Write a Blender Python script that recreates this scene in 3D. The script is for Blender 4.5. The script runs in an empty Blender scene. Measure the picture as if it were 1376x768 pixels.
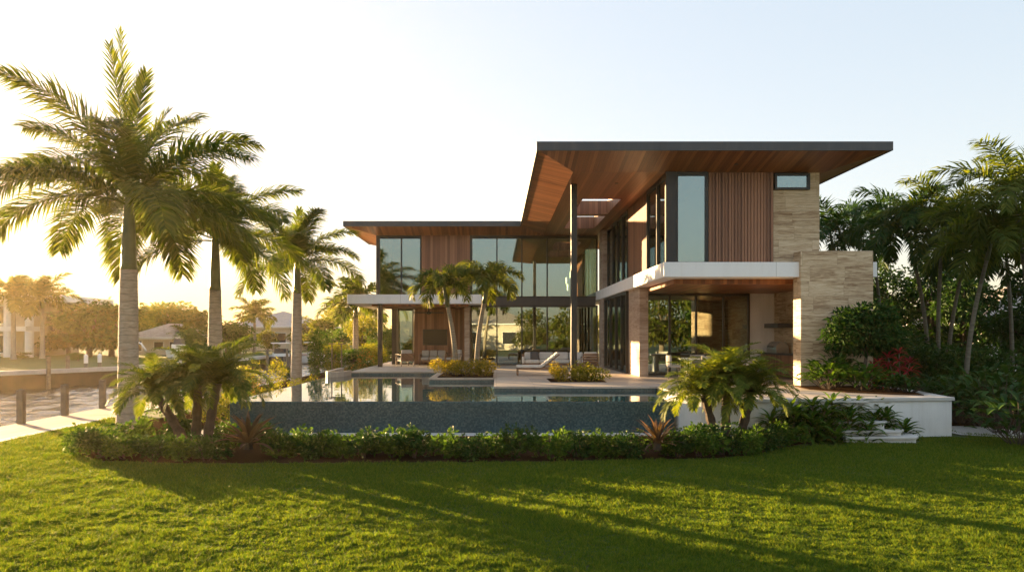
import bpy, math, random
import numpy as np
from mathutils import Vector, Matrix

R = math.radians
SC = bpy.context.scene
COL = SC.collection

# ------------------------------------------------------------------ camera
F = 1000.0                      # focal length in photo pixels (1376 wide)
VX, VY, HC = 667.0, 450.0, 1.6  # vanishing point, eye height above the terrace
cam = bpy.data.cameras.new('camera'); camo = bpy.data.objects.new('camera', cam); COL.objects.link(camo)
camo.location = (0, 0, HC); camo.rotation_euler = (R(90), 0, 0)
cam.sensor_width = 36; cam.lens = 36 * F / 1376
cam.shift_x = (688 - VX) / 1376; cam.shift_y = (VY - 384) / 1376
cam.clip_start = 0.1; cam.clip_end = 3000
SC.camera = camo

# ------------------------------------------------------------------ light
SUN_AZ, SUN_EL = -47.0, 6.0     # degrees, azimuth from +Y towards +X
world = bpy.data.worlds.new('World'); SC.world = world; world.use_nodes = True
nt = world.node_tree; nt.nodes.clear()
wo = nt.nodes.new('ShaderNodeOutputWorld'); bg = nt.nodes.new('ShaderNodeBackground')
sky = nt.nodes.new('ShaderNodeTexSky'); sky.sky_type = 'NISHITA'; sky.sun_disc = False
sky.sun_elevation = R(SUN_EL); sky.sun_rotation = R(SUN_AZ % 360)
sky.air_density = 1.0; sky.dust_density = 1.6; sky.ozone_density = 1.6; sky.altitude = 0
hsv = nt.nodes.new('ShaderNodeHueSaturation'); hsv.inputs['Saturation'].default_value = 1.65
gmn = nt.nodes.new('ShaderNodeGamma'); gmn.inputs[1].default_value = 0.27
nt.links.new(sky.outputs[0], gmn.inputs[0]); nt.links.new(gmn.outputs[0], hsv.inputs['Color'])
wb = nt.nodes.new('ShaderNodeMix'); wb.data_type = 'RGBA'; wb.blend_type = 'MULTIPLY'; wb.inputs[0].default_value = 1
wb.inputs[7].default_value = (1.0, 0.93, 0.92, 1)
nt.links.new(hsv.outputs[0], wb.inputs[6]); nt.links.new(wb.outputs[2], bg.inputs['Color'])
bg.inputs['Strength'].default_value = 0.118
nt.links.new(bg.outputs[0], wo.inputs['Surface'])
sl = bpy.data.lights.new('sun', 'SUN'); slo = bpy.data.objects.new('sun', sl); COL.objects.link(slo)
sl.energy = 4.6; sl.angle = R(0.5); sl.color = (1.0, 0.66, 0.32)
az, el = R(SUN_AZ), R(SUN_EL)
SUN_DIR = Vector((math.sin(az) * math.cos(el), math.cos(az) * math.cos(el), math.sin(el)))
slo.rotation_euler = SUN_DIR.to_track_quat('Z', 'Y').to_euler()
slo.location = (-30, 40, 30)
vs = SC.view_settings
vs.view_transform = 'Standard'; vs.look = 'None'; vs.gamma = 1; vs.use_curve_mapping = False
vs.exposure = 2.92
SC.cycles.use_denoising = True
SC.cycles.max_bounces = 8; SC.cycles.transparent_max_bounces = 12
SC.cycles.volume_bounces = 0
SC.cycles.sample_clamp_indirect = 6

# ------------------------------------------------------------------ helpers
def P(px, py, Y):
    return Vector(((px - VX) * Y / F, Y, HC - (py - VY) * Y / F))
def G(px, py, z):
    Y = (HC - z) * F / (py - VY)
    return Vector(((px - VX) * Y / F, Y, z))

def tag(o, label=None, cat=None, group=None, kind=None):
    if label: o['label'] = label
    if cat: o['category'] = cat
    if group: o['group'] = group
    if kind: o['kind'] = kind
    return o
def thing(name, loc, label, cat, group=None):
    o = bpy.data.objects.new(name, None); COL.objects.link(o)
    o.empty_display_size = 0.2
    o.location = loc
    return tag(o, label, cat, group)
def wloc(o):
    v = Vector((0, 0, 0))
    while o is not None:
        v = v + o.location; o = o.parent
    return v
def kids(o): return [c for c in bpy.data.objects if c.parent == o]
def copy_tree(o, parent=None):
    c = o.copy(); COL.objects.link(c)
    if parent is not None: c.parent = parent
    for ch in list(o.children): copy_tree(ch, c)
    return c

class MB:
    def __init__(s): s.v = []; s.f = []
    def add(s, vs_, fs):
        n = len(s.v); s.v += [tuple(v) for v in vs_]; s.f += [tuple(i + n for i in f) for f in fs]; return s
    def box(s, x0, x1, y0, y1, z0, z1):
        if x0 > x1: x0, x1 = x1, x0
        if y0 > y1: y0, y1 = y1, y0
        return s.add([(x0,y0,z0),(x1,y0,z0),(x1,y1,z0),(x0,y1,z0),(x0,y0,z1),(x1,y0,z1),(x1,y1,z1),(x0,y1,z1)],
                     [(0,3,2,1),(4,5,6,7),(0,1,5,4),(1,2,6,5),(2,3,7,6),(3,0,4,7)])
    def prism(s, poly, z0, z1):
        n = len(poly)
        return s.add([(x,y,z0) for x,y in poly] + [(x,y,z1) for x,y in poly],
                     [tuple(range(n-1,-1,-1)), tuple(range(n,2*n))] + [(i,(i+1)%n,n+(i+1)%n,n+i) for i in range(n)])
    def face(s, pts): return s.add(pts, [tuple(range(len(pts)))])
    def tube(s, pts, rad, n=8, caps=True):
        pts = [Vector(p) for p in pts]
        if not hasattr(rad, '__len__'): rad = [rad] * len(pts)
        vs_, fs = [], []
        up = Vector((0.13, 0.27, 0.95)).normalized(); prevx = None
        for i, p in enumerate(pts):
            t = (pts[min(i+1, len(pts)-1)] - pts[max(i-1, 0)]).normalized()
            x = prevx - t * prevx.dot(t) if prevx is not None else up.cross(t)
            if x.length < 1e-4: x = Vector((1,0,0)).cross(t)
            x.normalize(); y = t.cross(x); prevx = x
            for k in range(n):
                a = 2*math.pi*k/n
                vs_.append(p + (x*math.cos(a) + y*math.sin(a)) * rad[i])
        for i in range(len(pts)-1):
            for k in range(n):
                fs.append((i*n+k, i*n+(k+1)%n, (i+1)*n+(k+1)%n, (i+1)*n+k))
        if caps:
            fs.append(tuple(range(n-1,-1,-1))); m = (len(pts)-1)*n; fs.append(tuple(m+k for k in range(n)))
        return s.add(vs_, fs)
    def wall_path(s, pts, th, z0, z1, dz=0.0):
        """upright wall of thickness th following a polyline (x, y)"""
        pts = [Vector((p[0], p[1])) for p in pts]; L, Rr = [], []
        for i, p in enumerate(pts):
            t = (pts[min(i+1,len(pts)-1)] - pts[max(i-1,0)]).normalized(); nrm = Vector((-t.y, t.x))
            L.append(p + nrm*th/2); Rr.append(p - nrm*th/2)
        poly = [tuple(q) for q in Rr] + [tuple(q) for q in reversed(L)]
        n = len(pts); vs_ = []
        for q in Rr + L: vs_ += [(q.x,q.y,z0),(q.x,q.y,z1)]
        fs = []
        for i in range(n-1):
            a, b, c, d = 2*i, 2*(i+1), 2*(n+i), 2*(n+i+1)
            fs += [(a,b,b+1,a+1),(d,c,c+1,d+1),(a+1,b+1,d+1,c+1),(b,a,c,d)]
        fs += [(0,1,2*n+1,2*n),(2*(n-1)+1,2*(n-1),2*(2*n-1),2*(2*n-1)+1)]
        return s.add(vs_, fs)
    def build(s, name, mat, parent=None, smooth=False, bevel=0.0, loc=None, kind=None):
        me = bpy.data.meshes.new(name)
        base = wloc(parent) if parent is not None else Vector(loc) if loc is not None else Vector((0,0,0))
        me.from_pydata([(v[0]-base.x, v[1]-base.y, v[2]-base.z) for v in s.v], [], s.f)
        me.materials.append(mat)
        if smooth: me.polygons.foreach_set('use_smooth', [True]*len(me.polygons))
        me.validate(); me.update()
        o = bpy.data.objects.new(name, me); COL.objects.link(o)
        if parent is not None: o.parent = parent
        elif loc is not None: o.location = loc
        if bevel > 0:
            b = o.modifiers.new('edge', 'BEVEL'); b.width = bevel; b.segments = 2; b.limit_method = 'ANGLE'
        if kind: o['kind'] = kind
        return o

# ------------------------------------------------------------------ materials
MATS = {}
def newmat(name):
    m = bpy.data.materials.new(name); m.use_nodes = True
    n = m.node_tree.nodes; n.clear()
    out = n.new('ShaderNodeOutputMaterial'); p = n.new('ShaderNodeBsdfPrincipled')
    m.node_tree.links.new(p.outputs[0], out.inputs[0])
    MATS[name] = m
    return m, m.node_tree, p, out
def ramp(t, fac, stops):
    r = t.nodes.new('ShaderNodeValToRGB'); e = r.color_ramp.elements
    while len(e) < len(stops): e.new(0.5)
    for i, (pos, c) in enumerate(stops):
        e[i].position = pos; e[i].color = (*c, 1) if len(c) == 3 else c
    t.links.new(fac, r.inputs[0]); return r.outputs[0]
def coords(t, scale=(1,1,1), loc=(0,0,0), world_=True):
    if world_:
        g = t.nodes.new('ShaderNodeNewGeometry').outputs['Position']
    else:
        g = t.nodes.new('ShaderNodeTexCoord').outputs['Object']
    mp = t.nodes.new('ShaderNodeMapping'); mp.inputs['Scale'].default_value = scale; mp.inputs['Location'].default_value = loc
    t.links.new(g, mp.inputs[0]); return mp.outputs[0]
def noise(t, vec, scale=5, detail=4, rough=0.55, dist=0.0):
    n = t.nodes.new('ShaderNodeTexNoise'); n.inputs['Scale'].default_value = scale; n.inputs['Detail'].default_value = detail
    n.inputs['Roughness'].default_value = rough; n.inputs['Distortion'].default_value = dist
    t.links.new(vec, n.inputs['Vector']); return n.outputs[0]
def bump(t, p, h, strength=0.3, dist=0.02):
    b = t.nodes.new('ShaderNodeBump'); b.inputs['Strength'].default_value = strength; b.inputs['Distance'].default_value = dist
    t.links.new(h, b.inputs['Height']); t.links.new(b.outputs[0], p.inputs['Normal']); return b
def math_(t, op, a, b=None, clamp=False):
    m = t.nodes.new('ShaderNodeMath'); m.operation = op; m.use_clamp = clamp
    for i, x in enumerate((a, b)):
        if x is None: continue
        if isinstance(x, (int, float)): m.inputs[i].default_value = x
        else: t.links.new(x, m.inputs[i])
    return m.outputs[0]
def mixc(t, fac, a, b, mode='MIX'):
    m = t.nodes.new('ShaderNodeMix'); m.data_type = 'RGBA'; m.blend_type = mode
    for s, x in ((m.inputs[0], fac), (m.inputs[6], a), (m.inputs[7], b)):
        if isinstance(x, (int, float)): s.default_value = x
        elif isinstance(x, tuple): s.default_value = (*x, 1)
        else: t.links.new(x, s)
    return m.outputs[2]

def plain(name, c, rough=0.5, var=0.12, scale=3.0, metal=0.0, bmp=0.0, bscale=60.0):
    m, t, p, o = newmat(name)
    v = coords(t); nz = noise(t, v, scale, 5)
    lo = tuple(x*(1-var) for x in c); hi = tuple(min(1, x*(1+var)) for x in c)
    t.links.new(ramp(t, nz, [(0.3, lo), (0.7, hi)]), p.inputs['Base Color'])
    p.inputs['Roughness'].default_value = rough; p.inputs['Metallic'].default_value = metal
    if bmp: bump(t, p, noise(t, v, bscale, 3), bmp, 0.01)
    return m

def wood(name, u, along, width, c1, c2, c3, rough=0.45, groove=0.35):
    """boards: u = axis weights across the boards, along = axis weights down the boards"""
    m, t, p, o = newmat(name)
    g = t.nodes.new('ShaderNodeNewGeometry').outputs['Position']
    def dot(w):
        d = t.nodes.new('ShaderNodeVectorMath'); d.operation = 'DOT_PRODUCT'; t.links.new(g, d.inputs[0]); d.inputs[1].default_value = w; return d.outputs['Value']
    du, dv = dot(u), dot(along)
    q = math_(t, 'DIVIDE', du, width); fl = math_(t, 'FLOOR', q); fr = math_(t, 'FRACT', q)
    wn = t.nodes.new('ShaderNodeTexWhiteNoise'); wn.noise_dimensions = '1D'; t.links.new(fl, wn.inputs['W'])
    cmb = t.nodes.new('ShaderNodeCombineXYZ')
    t.links.new(math_(t, 'MULTIPLY', du, 30.0), cmb.inputs[0])
    t.links.new(math_(t, 'ADD', math_(t, 'MULTIPLY', dv, 1.6), math_(t, 'MULTIPLY', wn.outputs[0], 57.0)), cmb.inputs[1])
    t.links.new(math_(t, 'MULTIPLY', wn.outputs[0], 31.0), cmb.inputs[2])
    gr = noise(t, cmb.outputs[0], 1.0, 5, 0.6, 0.6)
    tone = math_(t, 'ADD', math_(t, 'MULTIPLY', wn.outputs[0], 0.55), math_(t, 'MULTIPLY', gr, 0.5))
    col = ramp(t, tone, [(0.2, c1), (0.5, c2), (0.85, c3)])
    edge = math_(t, 'LESS_THAN', math_(t, 'MINIMUM', fr, math_(t, 'SUBTRACT', 1.0, fr)), 0.05)
    col = mixc(t, math_(t, 'MULTIPLY', edge, groove), col, tuple(x*0.25 for x in c1))
    t.links.new(col, p.inputs['Base Color']); p.inputs['Roughness'].default_value = rough
    bump(t, p, math_(t, 'SUBTRACT', math_(t, 'MULTIPLY', gr, 0.3), edge), 0.35, 0.006)
    return m

def foliage(name, stops, trans=0.35, rough=0.5, spec=0.3, tint=(1.6,1.5,0.55)):
    m, t, p, out = newmat(name)
    g = t.nodes.new('ShaderNodeNewGeometry')
    col = ramp(t, g.outputs['Random Per Island'], [(i/(max(1, len(stops)-1)), c) for i, c in enumerate(stops)])
    t.links.new(col, p.inputs['Base Color']); p.inputs['Roughness'].default_value = max(rough, 0.58)
    p.inputs['Specular IOR Level'].default_value = spec*0.5
    tr = t.nodes.new('ShaderNodeBsdfTranslucent')
    cc = mixc(t, 1.0, col, tint, 'MULTIPLY'); t.links.new(cc, tr.inputs[0])
    mx = t.nodes.new('ShaderNodeMixShader'); mx.inputs[0].default_value = trans
    t.links.new(p.outputs[0], mx.inputs[1]); t.links.new(tr.outputs[0], mx.inputs[2]); t.links.new(mx.outputs[0], out.inputs[0])
    return m

WD = ((0.13,0.042,0.014), (0.26,0.090,0.030), (0.40,0.155,0.055))
M_soffit_y = wood('soffit boards', (1,0,0), (0,1,0), 0.12, *WD, rough=0.38)
M_soffit_x = wood('soffit boards sideways', (0,1,0), (1,0,0), 0.12, *WD, rough=0.38)
M_clad = wood('cladding boards', (1,1,0), (0,0,1), 0.13, (0.15,0.060,0.029), (0.26,0.112,0.056), (0.36,0.165,0.088), rough=0.5)
M_batten = wood('batten boards', (1,1,0), (0,0,1), 0.105, (0.14,0.060,0.031), (0.26,0.115,0.060), (0.38,0.18,0.098), rough=0.5, groove=0.0)
M_teak = wood('teak', (0.3,1,1), (1,0.2,0), 0.06, (0.12,0.06,0.035), (0.2,0.11,0.065), (0.28,0.16,0.1), groove=0.1)
M_bronze = plain('dark bronze metal', (0.030,0.028,0.027), 0.38, 0.15, 2, 0.3)
M_fascia = plain('charcoal fascia metal', (0.055,0.056,0.060), 0.42, 0.1, 1.5, 0.2)
M_roof = plain('grey roof membrane', (0.30,0.30,0.30), 0.8, 0.15)
M_stucco = plain('white stucco', (0.74,0.73,0.71), 0.75, 0.07, 1.2, 0, 0.15, 90)
M_slabw = plain('white slab render', (0.83,0.82,0.81), 0.7, 0.03, 0.8)
def streak(m, amt, c, joint=0.0):
    t = m.node_tree; p = t.nodes['Principled BSDF']; src = p.inputs['Base Color'].links[0].from_socket
    n = noise(t, coords(t, (2.6,2.6,0.22)), 1.6, 6, 0.65)
    col = mixc(t, math_(t, 'MULTIPLY', ramp(t, n, [(0.50,(0,0,0)), (0.72,(1,1,1))]), amt), src, c)
    if joint:
        s_ = t.nodes.new('ShaderNodeSeparateXYZ'); t.links.new(t.nodes.new('ShaderNodeNewGeometry').outputs['Position'], s_.inputs[0])
        q = math_(t, 'LESS_THAN', math_(t, 'FRACT', math_(t, 'DIVIDE', math_(t, 'ADD', s_.outputs[0], s_.outputs[1]), joint)), 0.004)
        col = mixc(t, math_(t, 'MULTIPLY', q, 0.6), col, tuple(x*0.4 for x in c))
    t.links.new(col, p.inputs['Base Color'])
streak(M_slabw, 0.18, (0.52,0.49,0.45), 3.6); streak(M_stucco, 0.30, (0.46,0.43,0.38)); streak(M_fascia, 0.4, (0.09,0.088,0.085), 3.05)
M_inner = plain('interior plaster', (0.50,0.44,0.36), 0.8, 0.05)
M_innerd = plain('interior dark panel', (0.06,0.045,0.035), 0.5, 0.2)
M_cushion = plain('cream cushion cloth', (0.66,0.63,0.58), 0.9, 0.08, 14, 0, 0.2, 240)
M_cushg = plain('grey cushion cloth', (0.42,0.40,0.37), 0.9, 0.1, 14, 0, 0.2, 240)
M_pillow = plain('slate pillow cloth', (0.07,0.075,0.085), 0.9, 0.15, 20)
M_screen = plain('screen glass', (0.012,0.014,0.013), 0.22, 0.1)
M_screen.node_tree.nodes['Principled BSDF'].inputs['Specular IOR Level'].default_value = 0.22
M_steel = plain('stainless steel', (0.45,0.45,0.44), 0.28, 0.1, 8, 0.9)
M_white = plain('white paint', (0.78,0.77,0.74), 0.5, 0.05)
M_post = plain('weathered dock timber', (0.17,0.14,0.105), 0.85, 0.3, 6, 0, 0.5, 40)
M_conc = plain('weathered seawall concrete', (0.20,0.155,0.11), 0.85, 0.25, 1.5, 0, 0.4, 12)
M_seaw = plain('dark brown seawall', (0.07,0.048,0.030), 0.85, 0.3, 1.5, 0, 0.4, 12)  # brown for the far wall face, darker than the near seawall concrete
M_pave = plain('grey coping stone', (0.50,0.48,0.45), 0.8, 0.12, 2.0, 0, 0.2, 30)
M_soil = plain('dark mulch', (0.040,0.024,0.014), 1.0, 0.5, 40, 0, 0.8, 55)
M_soil.node_tree.nodes['Principled BSDF'].inputs['Specular IOR Level'].default_value = 0.0
M_gravel = plain('white gravel', (0.55,0.52,0.48), 0.9, 0.35, 60, 0, 1.0, 60)
M_bark = plain('grey brown bark', (0.16,0.125,0.09), 0.9, 0.35, 9, 0, 0.8, 30)
M_barkd = plain('dark bark', (0.07,0.05,0.035), 0.9, 0.35, 9, 0, 0.8, 30)
M_tile_roof = plain('grey roof tile', (0.30,0.26,0.22), 0.8, 0.25, 3, 0, 0.5, 10)
M_housew = plain('cream house wall', (0.62,0.55,0.44), 0.8, 0.06)
M_housed = plain('dark house glass', (0.03,0.035,0.04), 0.15, 0.2)

# travertine with horizontal veins and faint block joints
def travertine(name, a, b, c, dark, zs=9.0, course=0.47, bw=1.1):
    m, t, p, o = newmat(name)
    gz = t.nodes.new('ShaderNodeNewGeometry').outputs['Position']
    sz = t.nodes.new('ShaderNodeSeparateXYZ'); t.links.new(gz, sz.inputs[0])
    xy = math_(t, 'ADD', sz.outputs[0], sz.outputs[1])
    row = math_(t, 'FLOOR', math_(t, 'DIVIDE', sz.outputs[2], course))
    rw_ = t.nodes.new('ShaderNodeTexWhiteNoise'); rw_.noise_dimensions = '1D'; t.links.new(row, rw_.inputs['W'])
    xs = math_(t, 'ADD', math_(t, 'DIVIDE', xy, bw), math_(t, 'MULTIPLY', rw_.outputs[0], 3.0))
    cb = t.nodes.new('ShaderNodeCombineXYZ'); t.links.new(row, cb.inputs[0]); t.links.new(math_(t, 'FLOOR', xs), cb.inputs[1])
    wn = t.nodes.new('ShaderNodeTexWhiteNoise'); wn.noise_dimensions = '2D'; t.links.new(cb.outputs[0], wn.inputs['Vector'])
    def vec(sx_, s_z, off):
        v = t.nodes.new('ShaderNodeCombineXYZ')
        t.links.new(math_(t, 'ADD', math_(t, 'MULTIPLY', xy, sx_), math_(t, 'MULTIPLY', wn.outputs[0], 40.0 + off)), v.inputs[0])
        t.links.new(math_(t, 'MULTIPLY', sz.outputs[2], s_z), v.inputs[2]); v.inputs[1].default_value = off
        return v.outputs[0]
    n1 = noise(t, vec(0.9, zs, 1.0), 1.0, 9, 0.70, 0.9)
    n2 = noise(t, vec(2.4, zs*3.4, 5.0), 1.0, 6, 0.7, 1.0)
    n3 = noise(t, vec(2.0, zs*3.0, 11.0), 1.0, 5, 0.68, 0.5)
    tone = math_(t, 'ADD', math_(t, 'ADD', math_(t, 'MULTIPLY', n1, 0.58), math_(t, 'MULTIPLY', n2, 0.34)), math_(t, 'MULTIPLY', wn.outputs[0], 0.10))
    col = ramp(t, tone, [(0.40, a), (0.49, b), (0.58, c)])
    pits = math_(t, 'MULTIPLY', ramp(t, n3, [(0.585, (0,0,0)), (0.66, (1,1,1))]), 0.75)
    col = mixc(t, pits, col, dark)
    j = math_(t, 'MAXIMUM', math_(t, 'LESS_THAN', math_(t, 'FRACT', xs), 0.007), math_(t, 'LESS_THAN', math_(t, 'FRACT', math_(t, 'DIVIDE', sz.outputs[2], course)), 0.016))
    col = mixc(t, math_(t, 'MULTIPLY', j, 0.5), col, dark)
    t.links.new(col, p.inputs['Base Color']); p.inputs['Roughness'].default_value = 0.7
    bump(t, p, math_(t, 'SUBTRACT', math_(t, 'SUBTRACT', tone, math_(t, 'MULTIPLY', pits, 0.6)), j), 0.5, 0.02)
    return m
M_trav = travertine('travertine', (0.27,0.165,0.088), (0.52,0.38,0.235), (0.67,0.535,0.365), (0.19,0.104,0.052))
M_travp = travertine('rosy travertine', (0.26,0.18,0.13), (0.38,0.285,0.22), (0.47,0.37,0.29), (0.2,0.13,0.095), 7.0)

def pavers(name, c, w, d, gap=0.012, rough=0.55):
    m, t, p, o = newmat(name)
    g = t.nodes.new('ShaderNodeNewGeometry').outputs['Position']
    sx = t.nodes.new('ShaderNodeSeparateXYZ'); t.links.new(g, sx.inputs[0])
    qx, qy = math_(t, 'DIVIDE', sx.outputs[0], w), math_(t, 'DIVIDE', sx.outputs[1], d)
    cm = t.nodes.new('ShaderNodeCombineXYZ'); t.links.new(math_(t,'FLOOR',qx), cm.inputs[0]); t.links.new(math_(t,'FLOOR',qy), cm.inputs[1])
    wn = t.nodes.new('ShaderNodeTexWhiteNoise'); wn.noise_dimensions = '2D'; t.links.new(cm.outputs[0], wn.inputs['Vector'])
    n = noise(t, coords(t, (1.2,4,4)), 1.5, 6, 0.65)
    tone = math_(t, 'ADD', math_(t,'MULTIPLY', wn.outputs[0], 0.35), math_(t,'MULTIPLY', n, 0.65))
    col = ramp(t, tone, [(0.25, tuple(x*0.74 for x in c)), (0.55, c), (0.8, tuple(min(1,x*1.16) for x in c))])
    j = math_(t, 'MAXIMUM', math_(t,'LESS_THAN', math_(t,'FRACT',qx), gap), math_(t,'LESS_THAN', math_(t,'FRACT',qy), gap))
    col = mixc(t, math_(t,'MULTIPLY', j, 0.5), col, tuple(x*0.4 for x in c))
    t.links.new(col, p.inputs['Base Color']); p.inputs['Roughness'].default_value = rough
    bump(t, p, math_(t,'SUBTRACT', math_(t,'MULTIPLY', n, 0.3), j), 0.25, 0.01)
    return m
M_deck = pavers('terrace travertine pavers', (0.52,0.44,0.36), 1.2, 0.6)
M_dock = pavers('pink boardwalk boards', (0.42,0.30,0.235), 0.15, 6.0, 0.06, 0.75)

# pool mosaic
def mosaic():
    m, t, p, o = newmat('blue green pool mosaic')
    v = coords(t, (1,1,1))
    vo = t.nodes.new('ShaderNodeTexVoronoi'); vo.inputs['Scale'].default_value = 26; vo.distance = 'CHEBYCHEV'; vo.inputs['Randomness'].default_value = 0.35
    t.links.new(v, vo.inputs['Vector'])
    sp = t.nodes.new('ShaderNodeSeparateColor'); t.links.new(vo.outputs['Color'], sp.inputs[0])
    n = noise(t, v, 1.3, 4)
    tone = math_(t,'ADD', math_(t,'MULTIPLY', sp.outputs[0], 0.6), math_(t,'MULTIPLY', n, 0.4))
    col = ramp(t, tone, [(0.1,(0.020,0.050,0.060)), (0.5,(0.040,0.084,0.095)), (0.9,(0.085,0.135,0.13))])
    t.links.new(col, p.inputs['Base Color']); p.inputs['Roughness'].default_value = 0.22
    bump(t, p, vo.outputs['Distance'], 0.35, 0.004)
    return m
M_mosaic = mosaic()

def water(name, deep, bstr, scale, stretch=(1,1,1), rough=0.0, bd=0.05):
    m, t, p, o = newmat(name)
    p.inputs['Base Color'].default_value = (*deep, 1); p.inputs['Roughness'].default_value = rough
    p.inputs['IOR'].default_value = 1.33; p.inputs['Specular IOR Level'].default_value = 0.5
    n = noise(t, coords(t, stretch), scale, 3, 0.5, 0.3)
    bump(t, p, n, bstr, bd)
    return m
M_pool = water('pool water', (0.006,0.045,0.060), 0.06, 1.3, (1,1.0,1))
M_canal = water('canal water', (0.02,0.022,0.016), 0.5, 6.0, (0.6,1.9,1), 0.03, 0.03)

def glass(name, tint, refl, base):
    m, t, p, out = newmat(name)
    t.nodes.remove(p)
    tr = t.nodes.new('ShaderNodeBsdfTransparent'); tr.inputs[0].default_value = (*tint, 1)
    gl = t.nodes.new('ShaderNodeBsdfGlossy'); gl.inputs['Color'].default_value = (*refl, 1); gl.inputs['Roughness'].default_value = 0.0
    fr = t.nodes.new('ShaderNodeFresnel'); fr.inputs['IOR'].default_value = 1.5
    n = noise(t, coords(t), 0.5, 2); b = t.nodes.new('ShaderNodeBump'); b.inputs['Strength'].default_value = 0.012; b.inputs['Distance'].default_value = 0.05
    t.links.new(n, b.inputs['Height']); t.links.new(b.outputs[0], gl.inputs['Normal'])
    fac = math_(t, 'ADD', math_(t, 'MULTIPLY', fr.outputs[0], 1.0 - base), base, True)
    mx = t.nodes.new('ShaderNodeMixShader'); t.links.new(fac, mx.inputs[0])
    t.links.new(tr.outputs[0], mx.inputs[1]); t.links.new(gl.outputs[0], mx.inputs[2]); t.links.new(mx.outputs[0], out.inputs[0])
    return m
M_glass = glass('green tinted window glass', (0.44,0.50,0.38), (0.62,0.75,0.77), 0.31)

def lawnmat():
    m, t, p, o = newmat('lawn turf')
    v = coords(t); n = noise(t, v, 0.5, 6, 0.6); n2 = noise(t, v, 30, 3)
    tone = math_(t,'ADD', math_(t,'MULTIPLY', n, 0.6), math_(t,'MULTIPLY', n2, 0.4))
    t.links.new(ramp(t, tone, [(0.3,(0.030,0.048,0.008)), (0.5,(0.058,0.085,0.012)), (0.7,(0.095,0.115,0.018))]), p.inputs['Base Color'])
    p.inputs['Roughness'].default_value = 0.9
    bump(t, p, n2, 0.8, 0.04)
    return m
M_lawn = lawnmat()

def emis(name, c, s):
    m, t, p, o = newmat(name); p.inputs['Base Color'].default_value = (*c,1)
    p.inputs['Emission Color'].default_value = (*c,1); p.inputs['Emission Strength'].default_value = s
    return m
M_lamp = emis('warm lamp', (1.0,0.82,0.55), 3.0)

GRN = [(0.028,0.066,0.008), (0.048,0.105,0.012), (0.080,0.140,0.018)]
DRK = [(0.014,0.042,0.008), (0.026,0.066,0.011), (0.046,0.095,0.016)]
YEL = [(0.09,0.12,0.010), (0.16,0.17,0.014), (0.26,0.23,0.022)]
M_fol = foliage('mid green leaves', GRN, 0.38)
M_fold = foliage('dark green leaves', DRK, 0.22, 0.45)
M_foly = foliage('yellow green leaves', YEL, 0.42)
M_gold = foliage('golden leaves', [(0.10,0.12,0.010), (0.24,0.20,0.018), (0.40,0.30,0.03)], 0.4)
M_palm = foliage('palm leaflets', [(0.046,0.076,0.011), (0.075,0.11,0.016), (0.125,0.145,0.024)], 0.48, 0.45)
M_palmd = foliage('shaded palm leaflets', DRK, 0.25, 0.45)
M_palmy = foliage('light palm leaflets', [(0.07,0.095,0.010), (0.12,0.135,0.014), (0.19,0.175,0.022)], 0.42, 0.45)
M_brom = foliage('wine red strap leaves', [(0.055,0.040,0.028), (0.10,0.055,0.036), (0.17,0.10,0.06)], 0.25, 0.4)
M_ti = foliage('crimson leaves', [(0.12,0.010,0.018), (0.28,0.02,0.035), (0.45,0.05,0.07)], 0.35, 0.4)
M_orange = foliage('orange blossom leaves', [(0.12,0.12,0.02), (0.32,0.17,0.04), (0.46,0.22,0.06)], 0.3)
M_blossom = foliage('white blossoms', [(0.6,0.58,0.52), (0.8,0.78,0.72)], 0.3)
M_far = foliage('hazy tree leaves', [(0.045,0.070,0.010), (0.080,0.100,0.014), (0.135,0.130,0.02)], 0.42, 0.7, 0.1)
M_grass = foliage('grass blades', [(0.046,0.100,0.015), (0.080,0.138,0.019), (0.155,0.185,0.026)], 0.5, 0.6, 0.12, (1.68,1.5,0.42))

# ================================================================== THE SETTING
LZ = -1.0        # lawn level
WZ = -0.155      # pool water level
CZ = -1.75       # canal water level
def sheet(name, poly, z, mat, kind='structure'):
    return MB().face([(x, y, z) for x, y in poly]).build(name, mat, kind=kind)
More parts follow.
